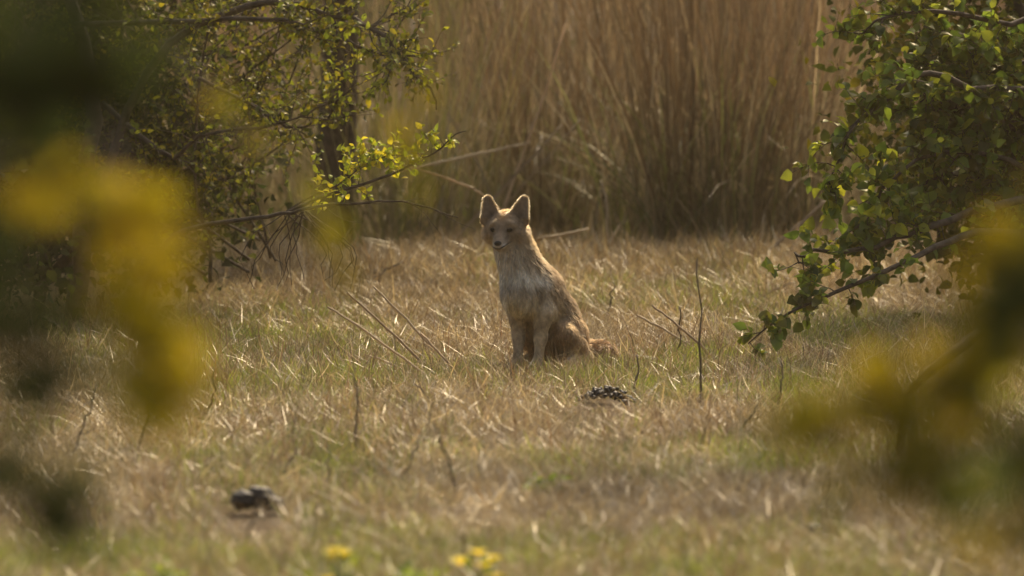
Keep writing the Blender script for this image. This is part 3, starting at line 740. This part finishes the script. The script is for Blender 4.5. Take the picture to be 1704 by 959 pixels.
# --- shrub on the right with broad round leaves
sh = Shrub(31); base = gpt(1800, 40.6)
R1 = sh.limb([base, at(1760, 420, 40.6)] + A([(1640, 385, 40.3), (1560, 410, 40.1), (1480, 450, 39.9), (1380, 490, 39.8), (1300, 528, 39.7), (1243, 572, 39.7)]), .020, .0022, 24, wob=.005)
sh.twigs(R1, .0024, 18, .10, .55, 1, .1, 1, 6, .045, .8)
R2 = sh.limb([base, at(1765, 350, 40.6)] + A([(1640, 345, 40.4), (1530, 385, 40.2), (1440, 410, 40.1), (1340, 425, 40.0), (1315, 440, 40.0)]), .022, .003, 20); sh.twigs(R2, .0026, 24, .16, .3, 1, .2, 2, 6, .050)
R3 = sh.limb([base, at(1770, 200, 40.7)] + A([(1640, 150, 40.5), (1530, 130, 40.3), (1450, 180, 40.2), (1400, 250, 40.1), (1380, 330, 40.1)]), .020, .003, 20); sh.twigs(R3, .0026, 34, .15, .25, 1, .0, 2, 6, .052, .9, .1)
R4 = sh.limb([base, at(1790, 60, 40.8)] + A([(1680, 40, 40.6), (1560, 20, 40.4), (1470, 30, 40.3), (1440, 60, 40.3)]), .016, .003, 16); sh.twigs(R4, .0026, 26, .16, .2, 1, .0, 2, 6, .048)
R5 = sh.limb(A([(1740, 300, 40.7), (1640, 255, 40.6), (1540, 260, 40.4), (1470, 310, 40.3), (1430, 380, 40.2)]), .012, .003, 14); sh.twigs(R5, .0026, 34, .17, .1, 1, .0, 2, 6, .050)
for q in range(14):
    P = A([(1740, 60 + 420 * sh.r.random(), 40.9), (1640, 40 + 400 * sh.r.random(), 40.8), (1540, 30 + 350 * sh.r.random(), 40.7)]); Lq = sh.limb(P, .008, .003, 8, 5); sh.twigs(Lq, .0024, 16, .2, .1, 1, .0, 2, 7, .048)
t = root_at("round_leaf_shrub", base, "shrub with broad round green leaves hanging over the right of the clearing", "shrub")
t["label"] = "shrub with broad round green leaves hanging down over the straw"
lib_g = leaf_lib(np.vstack([P_GREEN, P_YG[:1]]), M_LEAF, .78); finish(t, sh, ("branches",), np.vstack([P_GREEN, P_OLIVE[:2]]), lib_g, 300, 5, .78, (1400, 380))
# bare curved bough in front of it
g = Geo(); Q = spline(A([(1500, 672, 34.5), (1530, 632, 34.5), (1580, 590, 34.6), (1650, 535, 34.8), (1705, 470, 35.0), (1760, 330, 35.2)]), 20)
root_b = gpt(1490, 34.5); Q[0] = [Q[0][0] - .02, 34.45, float(ground_z(Q[0][0], 34.45)) - .02]
tube(g, Q, np.linspace(.012, .024, 20), 8); o = link("bare_bough", g.mesh("bare_bough", M_BARK, Q[0]), loc=Q[0])
tag(o, "thick bare dark bough curving up from the grass in front of the round-leaved shrub", "branch")

# --- tall dark trees behind and beside, some added out of view to shade the edges
def tree(name, base, hgt, rx, ry, n, label, pal, seed, size=.07, zlo=.15):
    r = rnd(seed); s = Shrub(seed); base = np.asarray(base, float)
    s.limb([base, base + (.05, 0, hgt * .3), base + (-.05, .1, hgt * .62), base + (.05, .1, hgt * .9)], .022 * hgt, .007 * hgt, 12, 9)
    for q in range(16):
        z = hgt * (zlo + .1 + (.75 - zlo) * r.random()); a = r.random() * 6.283; e = base + np.array([rx * .75 * math.cos(a), ry * .75 * math.sin(a), z + .1 * hgt])
        s.limb([base + (0, 0, z * .8), base + (0, 0, z) + .5 * (e - base - (0, 0, z)), e], .03, .006, 8, 5, .03)
    cl = 90 if hgt > 2 else 40; cc = r.normal(0, 1, (cl, 3)); cc = nrm(cc) * (r.random((cl, 1)) ** .4); C = base + np.array([0, 0, hgt * (zlo + (1 - zlo) / 2)]) + cc * np.array([rx, ry, hgt * (1 - zlo) / 2])
    k = r.integers(0, cl, n); P = C[k] + r.normal(0, .17, (n, 3)) * np.array([1, 1, .8]); P = P[P[:, 2] > base[2] + .03]
    dd = r.normal(0, 1, (len(P), 3)); nn = r.normal(0, .7, (len(P), 3)) + np.array([0, 0, .7])
    s.leaves = list(zip(P, dd, nn, size * (.6 + .8 * r.random(len(P)))))
    t = root_at(name, base, label, "bush" if "bush" in name else "tree"); o = np.array(base)
    link("trunk", s.g.mesh("trunk", M_BARK, o), t); c = link("crown", fill_leaves("crown", s.leaves, pal, M_DULL, o, r, .6), t); c["kind"] = "stuff"
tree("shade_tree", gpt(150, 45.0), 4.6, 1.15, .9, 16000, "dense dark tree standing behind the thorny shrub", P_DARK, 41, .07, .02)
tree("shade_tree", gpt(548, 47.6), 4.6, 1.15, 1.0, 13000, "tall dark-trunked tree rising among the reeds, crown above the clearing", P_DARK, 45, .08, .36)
tree("dark_bush", gpt(60, 42.9), 1.25, .75, .45, 6500, "low dark bush in the shade under the thorny shrub", P_DARK, 46, .05, .0)
tree("dark_bush", gpt(1730, 42.4), 1.7, .75, .5, 7000, "dark olive bush filling the shade behind the round leaves", P_OLIVE, 50, .05, .0)
tree("dark_bush", gpt(-130, 41.6), 1.0, .55, .5, 4000, "rounded dark bush at the clearing's edge before the thorny shrub's trunk", P_DARK, 47, .05, .0)
tree("shade_tree", (3.1, 37.6, 0), 5.4, 2.1, 1.1, 4200, "tall spreading tree added out of view, its canopy shading the grass beside the round-leaved shrub", P_OLIVE, 48, .09, .64)  # unseen canopy added to dim the near ground
tree("shade_tree", (-3.0, 37.4, 0), 5.2, 2.2, 1.1, 4500, "tall spreading tree added out of view, its canopy dimming the grass before the thorny shrub", P_OLIVE, 49, .09, .64)  # put in out of view so its shade falls on the foreground
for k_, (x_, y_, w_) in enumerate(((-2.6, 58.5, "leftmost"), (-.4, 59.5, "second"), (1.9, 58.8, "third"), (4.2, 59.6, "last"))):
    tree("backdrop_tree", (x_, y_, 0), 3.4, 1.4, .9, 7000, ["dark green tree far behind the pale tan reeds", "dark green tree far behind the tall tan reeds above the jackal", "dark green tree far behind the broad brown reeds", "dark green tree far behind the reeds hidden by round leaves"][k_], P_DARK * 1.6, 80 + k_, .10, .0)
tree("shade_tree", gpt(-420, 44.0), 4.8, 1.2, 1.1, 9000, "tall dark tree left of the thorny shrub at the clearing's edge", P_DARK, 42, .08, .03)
tree("shade_tree", gpt(2080, 43.8), 3.6, 1.0, .9, 11000, "dense dark tree standing behind the round-leaved shrub", P_DARK, 43, .08, .03)  # added almost wholly out of view to cast shade on the right

# --- tall reed-grass clumps
def foot_green(c, seg, r, amount, ln_):
    "stems stay green near the ground and dry out upwards"
    z = np.linspace(0, 1, seg + 1)[None] * ln_[:, None]; m = np.clip(1 - z / (.25 + .5 * r.random((len(c), 1))), 0, 1) * np.where(r.random((len(c), 1)) < amount, .9, .35)
    return c[:, None] * (1 - m[..., None]) + np.array([.22, .22, .08]) * m[..., None]
def reed_clump(base, n, hgt, spread, seed, label, green=.25, pal=None, leanx=0.0):
    r = rnd(seed); e = root_at("reed_clump", base, label, "reeds", None)
    pal = np.array([(0.230, 0.145, 0.072), (0.289, 0.204, 0.106), (0.187, 0.115, 0.055), (0.357, 0.272, 0.153), (0.255, 0.170, 0.085)]) if pal is None else pal
    b = np.zeros((n, 3)); b[:, :2] = r.normal(0, spread * .38, (n, 2)); az = np.arctan2(b[:, 1], b[:, 0]) + r.normal(0, .7, n); dist = np.hypot(b[:, 0], b[:, 1]) / spread
    ln_ = hgt * (.6 + .55 * r.random(n)); le = np.abs(.03 + .30 * dist + r.normal(0, .11, n)); c = pal[r.integers(0, len(pal), n)] * (.5 + .42 * r.random((n, 1)))
    V, Q, C = ribbons(b, az, le, ln_, .004 + .007 * r.random(n), r.normal(.15, .28, n), foot_green(c, 6, r, green + .2, ln_), seg=6, tip=.35, twist=r.random(n) * math.pi)
    link("stems", make_mesh("stems", V, Q, None, C, True, M_REED), e)["kind"] = "stuff"
    m = int(n * 1.1); b = np.zeros((m, 3)); b[:, :2] = r.normal(0, spread * .42, (m, 2)); az = r.random(m) * 6.283
    c = np.where(r.random((m, 1)) < green, np.array([(.23, .25, .07)]), np.array([(.44, .36, .21)])) * (.6 + .7 * r.random((m, 1)))
    V, Q, C = ribbons(b, az, np.abs(r.normal(.3, .24, m)), hgt * (.22 + .45 * r.random(m)), .007 + .013 * r.random(m), .3 + 1.7 * r.random(m) ** 2, c, seg=6, tip=.08, twist=r.random(m) * math.pi)
    link("blades", make_mesh("blades", V, Q, None, C, True, M_REED), e)["kind"] = "stuff"
CL = [(1150, 47.2, 420, 1.9, .42, "broad brown reed clump, green at its foot, fanning out behind the straw mound", .55),
      (930, 47.8, 300, 1.8, .36, "russet reed clump directly behind the jackal's head", .3),
      (700, 47.6, 220, 1.5, .34, "greenish reed clump standing past the tip of the leafy bough", .6),
      (1330, 47.4, 330, 1.9, .36, "reddish reed clump beside the round-leaved shrub", .3),
      (1480, 48.2, 260, 1.9, .38, "brown reed clump partly hidden behind the round leaves", .3),
      (560, 48.4, 240, 1.7, .38, "pale tan reed clump seen under the thorny shrub's bough tips", .35),
      (820, 49.0, 280, 2.0, .40, "tall tan reed clump between the greenish and the russet clump", .25),
      (1050, 49.2, 320, 2.0, .42, "tall russet reed clump rising behind the broad brown clump", .2),
      (1250, 49.3, 320, 2.0, .42, "tall red-brown reed clump between the broad and the reddish clump", .2),
      (400, 48.6, 220, 1.8, .40, "shaded reed clump behind the thorny shrub's stems", .4),
      (1660, 48.6, 260, 1.9, .42, "shaded reed clump behind the round-leaved shrub", .4)]
for i, (px, Y, n, hg, sp, lab, gr) in enumerate(CL): reed_clump(gpt(px, Y), int(n * .72), hg * .95, sp, 100 + i, lab, gr, np.array([(.26, .24, .075), (.32, .28, .10), (.22, .21, .06), (.34, .27, .13)]) if px in (560, 700) else None)
# the reed bed further back reads as one mass
r = rnd(300); n = 4300
bx = (r.random(n) * 2 - 1) * 6.0; by = 50 + 6.5 * r.random(n); b = np.stack([bx, by, ground_z(bx, by)], -1)
kp = vnoise(bx * 1.1 + 15, by * 1.3) > .36; bx = bx[kp]; by = by[kp]; b = b[kp]; n = len(bx)
pal = np.array([(0.212, 0.136, 0.068), (0.264, 0.187, 0.098), (0.170, 0.111, 0.055), (0.323, 0.246, 0.136), (0.119, 0.119, 0.038)])
pt = vnoise(bx * 1.3 + 5, by * 1.1)[:, None]; c = pal[r.integers(0, 5, n)] * (.4 + .85 * pt) * (.7 + .45 * r.random((n, 1)))
V, Q, C = ribbons(b, r.random(n) * 6.283, np.abs(r.normal(.08, .17, n)), .9 + .9 * r.random(n), .006 + .010 * r.random(n), r.normal(.2, .4, n), foot_green(c, 5, r, .3, .9 + .9 * r.random(n)), seg=5, tip=.3, twist=r.random(n) * math.pi)
tag(link("reed_bed", make_mesh("reed_bed", V, Q, None, C, True, M_REED)), "bed of brown reeds filling the far side of the clearing", "reeds", kind="stuff")

# --- single stalks and twigs one can pick out
def stalk(name, pts, r0, r1, col, label, cat, group=None, n=12, wob=.0015, seed=0, mat=None, forks=0):
    rr = rnd(seed + 500); P = spline(pts, n); P[1:-1] += rr.normal(0, wob, (n - 2, 3)); g = Geo(); tube(g, P, np.linspace(r0, r1, n), 5, col)
    for q in range(forks):
        i = rr.integers(n // 3, n - 2); d = nrm(P[i + 1] - P[i] + rr.normal(0, .6, 3)); L = .25 * np.linalg.norm(P[-1] - P[0]); tube(g, P[i] + d * np.linspace(0, L, 5)[:, None] + rr.normal(0, .003, (5, 3)), np.linspace(r1, r1 * .4, 5), 4, col)
    o = link(name, g.mesh(name, mat or M_REED, P[0]), loc=P[0]); return tag(o, label, cat, group)
def on_ground(px, py, Y=None):
    "ground point that shows at this pixel"
    Y = CAM_H * FPX / (py - HOR)
    for _ in range(4):
        p = at(px, py, Y); Y = (CAM_H - float(ground_z(p[0], Y))) * FPX / (py - HOR)
    p = at(px, py, Y); return p
PALE = (.52, .41, .27); TANC = (.40, .29, .17); DK = (.10, .07, .045)
for i, (a, b_, Y, w, lab) in enumerate([
    ((850, 315), (942, 40), 46.6, .011, "long thick pale reed stalk leaning steeply behind the jackal's ears"),
    ((835, 315), (935, 208), 46.3, .009, "pale broken reed stalk slanting up beside the steep one"),
    ((862, 318), (966, 198), 46.4, .006, "thin tan reed stalk crossing below the broken one"),
    ((822, 251), (884, 238), 46.5, .008, "short pale stub of reed lying almost level behind the jackal"),
    ((1010, 375), (1000, 300), 46.0, .005, "upright stub of tan reed at the edge of the straw mound"),
    ((1300, 400), (1376, 332), 45.6, .012, "thick pale stalk leaning against the foot of the reddish reeds")]):
    p0 = at(*a, Y); p1 = at(*b_, Y + .15); gz = float(ground_z(p0[0], Y)); d = nrm(p1 - p0); low = p0 - d * max(0, min((p0[2] - gz + .01) / max(d[2], .25), .6))
    stalk("reed_stalk", [low, p0, .5 * (p0 + p1) + (0.01, 0, .006), p1], w * .75, w * .45, PALE, lab, "reed stalk", seed=i)
stalk("reed_stalk", [gpt(905, 45.3, -.01) + (0, 0, 0), at(893, 402, 44.6), at(935, 391, 44.6), at(978, 381, 44.7)], .006, .005, PALE, "pale stalk lying level in the straw right behind the jackal's neck", "reed stalk", seed=9)
stalk("reed_stalk", [at(690, 280, 45.2), at(760, 303, 45.0), at(810, 330, 44.8), on_ground(905, 420)], .004, .006, TANC, "long tan stem slanting down behind the jackal's left-hand ear", "reed stalk", seed=10).__setitem__("label", "long tan stem slanting down to the ground past the jackal's ears")
DS = [((545, 511), (735, 640), "straight dry stalk with a pale cut end, lowest of the leaning bundle"), ((578, 487), (725, 625), "tan dry stalk in the middle of the leaning bundle"), ((621, 477), (740, 600), "upper dry stalk of the leaning bundle, tip raised"), ((700, 555), (775, 640), "short pale stalk at the foot of the leaning bundle"),
      ((615, 592), (700, 632), "pale straw stalk lying flat across the foot of the bundle"), ((1085, 508), (1205, 610), "golden dry stem bent down over the green patch"), ((1060, 525), (1175, 590), "thin tan stem leaning just below the golden one"),
      ((670, 435), (600, 478), "dark crooked twig sticking up from the straw left of the jackal"), ((1320, 470), (1215, 520), "long thin stem rising out of the straw towards the round leaves")]
for i, (tip, foot, lab) in enumerate(DS):
    f_ = on_ground(*foot); Y = f_[1] + .02; tp = at(*tip, Y + .12); dark = "dark" in lab
    stalk("dry_stalk", [f_ - (0, 0, .01), f_ * .6 + tp * .4 + (0, 0, .004), f_ * .25 + tp * .75 + (0, 0, .004), tp], .0058, .0038, DK if dark else (TANC if i % 2 else PALE), lab.replace(" left of the jackal", " near the leafy bough"), "stalk", seed=20 + i)
TW = [((1160, 430), (1163, 690), 0), ((590, 612), (588, 752), 1), ((690, 640), (735, 700), 0), ((722, 705), (762, 845), 1), ((700, 722), (655, 818), 1), ((1262, 672), (1215, 730), 0), ((1130, 510), (1125, 600), 0), ((1020, 470), (1005, 540), 0), ((430, 830), (395, 925), 0),
      ((495, 745), (450, 800), 0), ((355, 610), (345, 700), 0), ((545, 740), (540, 830), 1), ((1060, 590), (1052, 660), 0), ((245, 660), (225, 760), 1), ((160, 640), (110, 770), 1), ((830, 735), (860, 765), 0), ((1300, 600), (1290, 690), 0)]
for i, (tip, foot, fk) in enumerate(TW):
    f_ = on_ground(*foot); tp = at(*tip, f_[1] + .05)
    stalk("weed_stem", [f_ - (0, 0, .01), f_ * .5 + tp * .5 + (.012, 0, .0), tp], .0052, .0024, (.11, .075, .045), "thin dark dead weed stem standing up out of the short grass", "weed", "dead weed stems", seed=60 + i, n=10, wob=.005, forks=2 * fk)

# --- black dung pellets heaped near the jackal
r = rnd(70); PM = []
for i in range(4):
    th = np.linspace(0, math.pi, 7); ph = np.arange(9) * 2 * math.pi / 9
    q = np.stack([np.sin(th)[:, None] * np.cos(ph), np.sin(th)[:, None] * np.sin(ph), np.repeat(np.cos(th)[:, None], 9, 1)], -1).reshape(-1, 3)
    q = q * np.array([.0080, .0076, .0112 + .001 * i]) * (1 + .10 * np.sin(q[:, :1] * 3 + i) + .06 * q[:, 2:3])
    ii_ = np.arange(6)[:, None] * 9; jj = np.arange(9)[None]; kk = (jj + 1) % 9
    PM.append(make_mesh("dung_pellet", q, np.stack([ii_ + jj, ii_ + 9 + jj, ii_ + 9 + kk, ii_ + kk], -1).reshape(-1, 4), None, None, True, M_PELLET))
hc_ = on_ground(1008, 674); cnt = 0
for i in range(400):
    if cnt >= 86: break
    u, v = r.normal(0, 1, 2); 
    if u * u + v * v > 3.2: continue
    xx = hc_[0] + u * .058; yy = hc_[1] + v * .06; zz = float(ground_z(xx, yy)) + .018 + .045 * max(0, 1 - (u * u + v * v) / 3) * (.4 + .6 * r.random())
    o = link("dung_pellet", PM[i % 4], None, (xx, yy, zz)); o.rotation_euler = tuple(r.random(3) * 6.28); cnt += 1
    tag(o, "glossy black dung pellet in the small heap on the grass below the jackal", "dung pellet", "heap of dung pellets")
# --- dark old dung lumps in the near grass
def lump(name, px, py, balls, label, seed):
    p = on_ground(px, py); r = rnd(seed); g = Geo()
    for (dx, dy, dz, rx, ry, rz) in balls:
        dz = dz + .015
        th = np.linspace(0, math.pi, 15); ph = np.arange(22) * 2 * math.pi / 22
        q = np.stack([np.sin(th)[:, None] * np.cos(ph), np.sin(th)[:, None] * np.sin(ph), np.repeat(np.cos(th)[:, None], 22, 1)], -1).reshape(-1, 3)
        q = q * (1 + .16 * np.sin(q[:, :1] * 5 + seed) * np.cos(q[:, 1:2] * 4) + .10 * np.sin(q[:, 2:3] * 9 + dx * 90))
        V = q * (rx, ry, rz) + p + (dx, dy, dz); i_ = np.arange(14)[:, None] * 22; j_ = np.arange(22)[None]; k_ = (j_ + 1) % 22
        g.add(V, np.stack([i_ + j_, i_ + 22 + j_, i_ + 22 + k_, i_ + k_], -1).reshape(-1, 4))
    tag(link(name, g.mesh(name, M_DUNG, p), loc=p), label, "dung")
lump("dung_lump", 425, 858, [(-.035, 0, .035, .045, .05, .030), (.012, .01, .040, .045, .045, .034), (.050, .0, .025, .035, .035, .022)], "dark crusted dung lump with a shiny pale top in the short grass", 3)
lump("dung_lump", 1352, 905, [(0, 0, .018, .035, .04, .024), (.02, .02, .014, .025, .03, .018)], "small flat dark dung lump half sunk in the grass under golden leaves", 5)

# --- low weeds with yellow flowers at the near edge of the clearing
def flower_weed(px, py, n, label, seed, flowers=2, tall=.12):
    p = on_ground(px, py); s = Shrub(seed); e = root_at("flowering_weed", p, label, "weed"); g = Geo()
    for q in range(n):
        tip = p + np.array([s.r.normal(0, .05), s.r.normal(0, .05), tall * (.5 + .6 * s.r.random())]); Q = s.limb([p + (0, 0, -.01), .5 * (p + tip) + (.01, 0, .01), tip], .002, .0012, 6, 4, .003); s.leafy(Q, 7, .035, .25)
        if q < flowers:
            for k in range(7):
                a = k * 6.283 / 7; d = np.array([math.cos(a), math.sin(a), .45 + .2 * s.r.random()]); V, Qd, _ = leaf_mesh("", .55, 1, .1, .2, None, None, seg=3)
                g.add(tip + .036 * (V @ basis(d, np.array([0, 0, 1.])).T), Qd, None, (.80, .66, .02))
    link("stems", s.g.mesh("stems", M_GREEN, p), e); f = link("foliage", fill_leaves("foliage", s.leaves, np.array([(.28, .36, .035), (.36, .42, .035), (.20, .28, .03)]), M_LEAF, p, rnd(seed)), e); f["kind"] = "stuff"
    if flowers: link("petals", g.mesh("petals", M_PETAL, p), e)["kind"] = "stuff"
flower_weed(815, 1022, 9, "low weed with two clusters of bright yellow flowers on short green stems", 1, 8, .15)
flower_weed(565, 1020, 14, "bushy bright green weed with dull yellow tips", 2, 7, .16)
flower_weed(250, 1000, 10, "small leafy green weed without flowers beside the dark tree's shade", 3, 0, .1)
flower_weed(905, 835, 6, "tiny green weed alone in the straw above the yellow-flowered weed", 4, 0, .07)
flower_weed(700, 1000, 9, "spreading green weed between the bushy and the yellow-flowered weed", 6, 0, .10)

# --- golden-leaved bushes close to the viewpoint: out of focus
def fore_bush(base, limbs, label, seed, pal, lsize=.05, loose=()):
    s = Shrub(seed); base = np.asarray(base, float) * np.array([NEAR, NEAR, 1]); tl0 = 1.2
    for (pts, cnt, tl, nl) in limbs:
        pts = [(a_, b_, c_ * NEAR) for a_, b_, c_ in pts]; tl = tl * 1.2; nl = nl + 1; cnt = int(cnt * 1.25)
        Q = s.limb([base, base * .5 + at(*pts[0]) * .5 + np.array([-.05 * np.sign(-base[0]), 0, .05])] + A(pts), .008, .0015, 18, 5, .006)
        s.twigs(Q, .0012, cnt, tl, .5, 1.0, -.05, 0, nl, lsize, .7, .05)
    t = root_at("golden_bush", base, label, "bush"); finish(t, s, ("branches",), pal, None, 0, seed, .7, lmat=M_DULL)
fore_bush((-1.35, 11.5, 0), [
    ([(60, 120, 11.5), (170, 240, 11.4), (215, 350, 11.3), (245, 470, 11.3), (262, 600, 11.2), (272, 668, 11.2)], 26, .05, 4),
    ([(-150, 200, 11.6), (40, 260, 11.5), (110, 290, 11.5), (160, 330, 11.5)], 4, .03, 4),
    ([(-60, 300, 11.4), (120, 380, 11.4), (230, 430, 11.4), (300, 440, 11.3)], 7, .035, 4)], "golden-leaved bush whose hanging sprays blur in front of the thorny shrub", 51, P_GOLD * .8)
fore_bush((1.40, 11.0, 0), [
    ([(1800, 560, 11.0), (1650, 600, 11.0), (1520, 640, 11.0), (1420, 680, 10.9), (1340, 690, 10.9)], 20, .05, 4),
    ([(1820, 720, 11.0), (1680, 740, 11.0), (1560, 770, 11.0), (1440, 790, 10.9)], 18, .05, 4),
    ([(1800, 350, 11.0), (1720, 400, 11.0), (1660, 470, 11.0), (1650, 560, 11.0)], 18, .05, 4),
    ([(1850, 840, 11.0), (1740, 860, 11.0), (1640, 880, 11.0)], 12, .06, 4)], "golden-leaved bush whose sprays blur in front of the round-leaved shrub", 52, np.vstack([P_GOLD * .75, P_GOLD * .6, P_OLIVE]))
fore_bush((-1.75, 9.5, 0), [  # near bush, its dark leaves partly put in to darken the left edge
    ([(-200, 120, 9.5), (-60, 160, 9.5), (40, 120, 9.5), (120, 60, 9.5)], 26, .10, 6),
    ([(-200, 420, 9.5), (-60, 480, 9.5), (20, 520, 9.5), (60, 640, 9.5)], 14, .06, 5),
    ([(-200, 760, 9.5), (-40, 800, 9.5), (60, 800, 9.5), (110, 815, 9.5)], 8, .05, 4)], "dark green bush with blurred leaves, partly added to darken the edge beside the hanging golden sprays", 53, P_DARK * 1.3)
fore_bush((1.75, 9.5, 0), [  # dark foliage added partly as edge darkening on the right
    ([(1900, 260, 9.5), (1790, 330, 9.5), (1730, 420, 9.5), (1700, 520, 9.5)], 8, .06, 5),
    ([(1900, 620, 9.5), (1780, 680, 9.5), (1700, 760, 9.5), (1690, 830, 9.5)], 7, .06, 5)], "dark olive bush with blurred leaves, partly added to darken the edge behind the golden sprays", 55, P_DARK * 1.5)
# thin drooping sprays that hang from the tall tree's outer boughs
fore_bush((-1.55, 14.0, 0), [
    ([(200, -150, 14), (480, -120, 13.8), (640, 60, 13.6), (700, 220, 13.5), (722, 330, 13.5)], 3, .02, 3),
    ([(150, 100, 14), (400, 220, 13.8), (520, 330, 13.6), (560, 420, 13.5)], 4, .03, 2)], "thin golden bush with a few long drooping sprays, blurred beside the leafy bough", 54, P_GOLD * .7)

# ------------------------------------------------------------------ warm dusty air
hv = np.array([(x_, y_, z_) for x_ in (-905., 905.) for y_ in (-305., 1805.) for z_ in (-1.2, 6.2)])
hm_, N_, L_ = new_mat("dusty_air"); ho = N_.new("ShaderNodeOutputMaterial"); pv = N_.new("ShaderNodeVolumePrincipled")
pv.inputs["Color"].default_value = (1.0, .80, .52, 1); pv.inputs["Density"].default_value = HAZE; pv.inputs["Anisotropy"].default_value = .4
L_.new(pv.outputs[0], ho.inputs["Volume"])
hz = link("haze", make_mesh("haze", hv, [(0, 1, 3, 2), (4, 6, 7, 5), (0, 4, 5, 1), (2, 3, 7, 6), (0, 2, 6, 4), (1, 5, 7, 3)], None, None, False, hm_))
tag(hz, "thin warm dusty air over the clearing", "haze", kind="stuff")
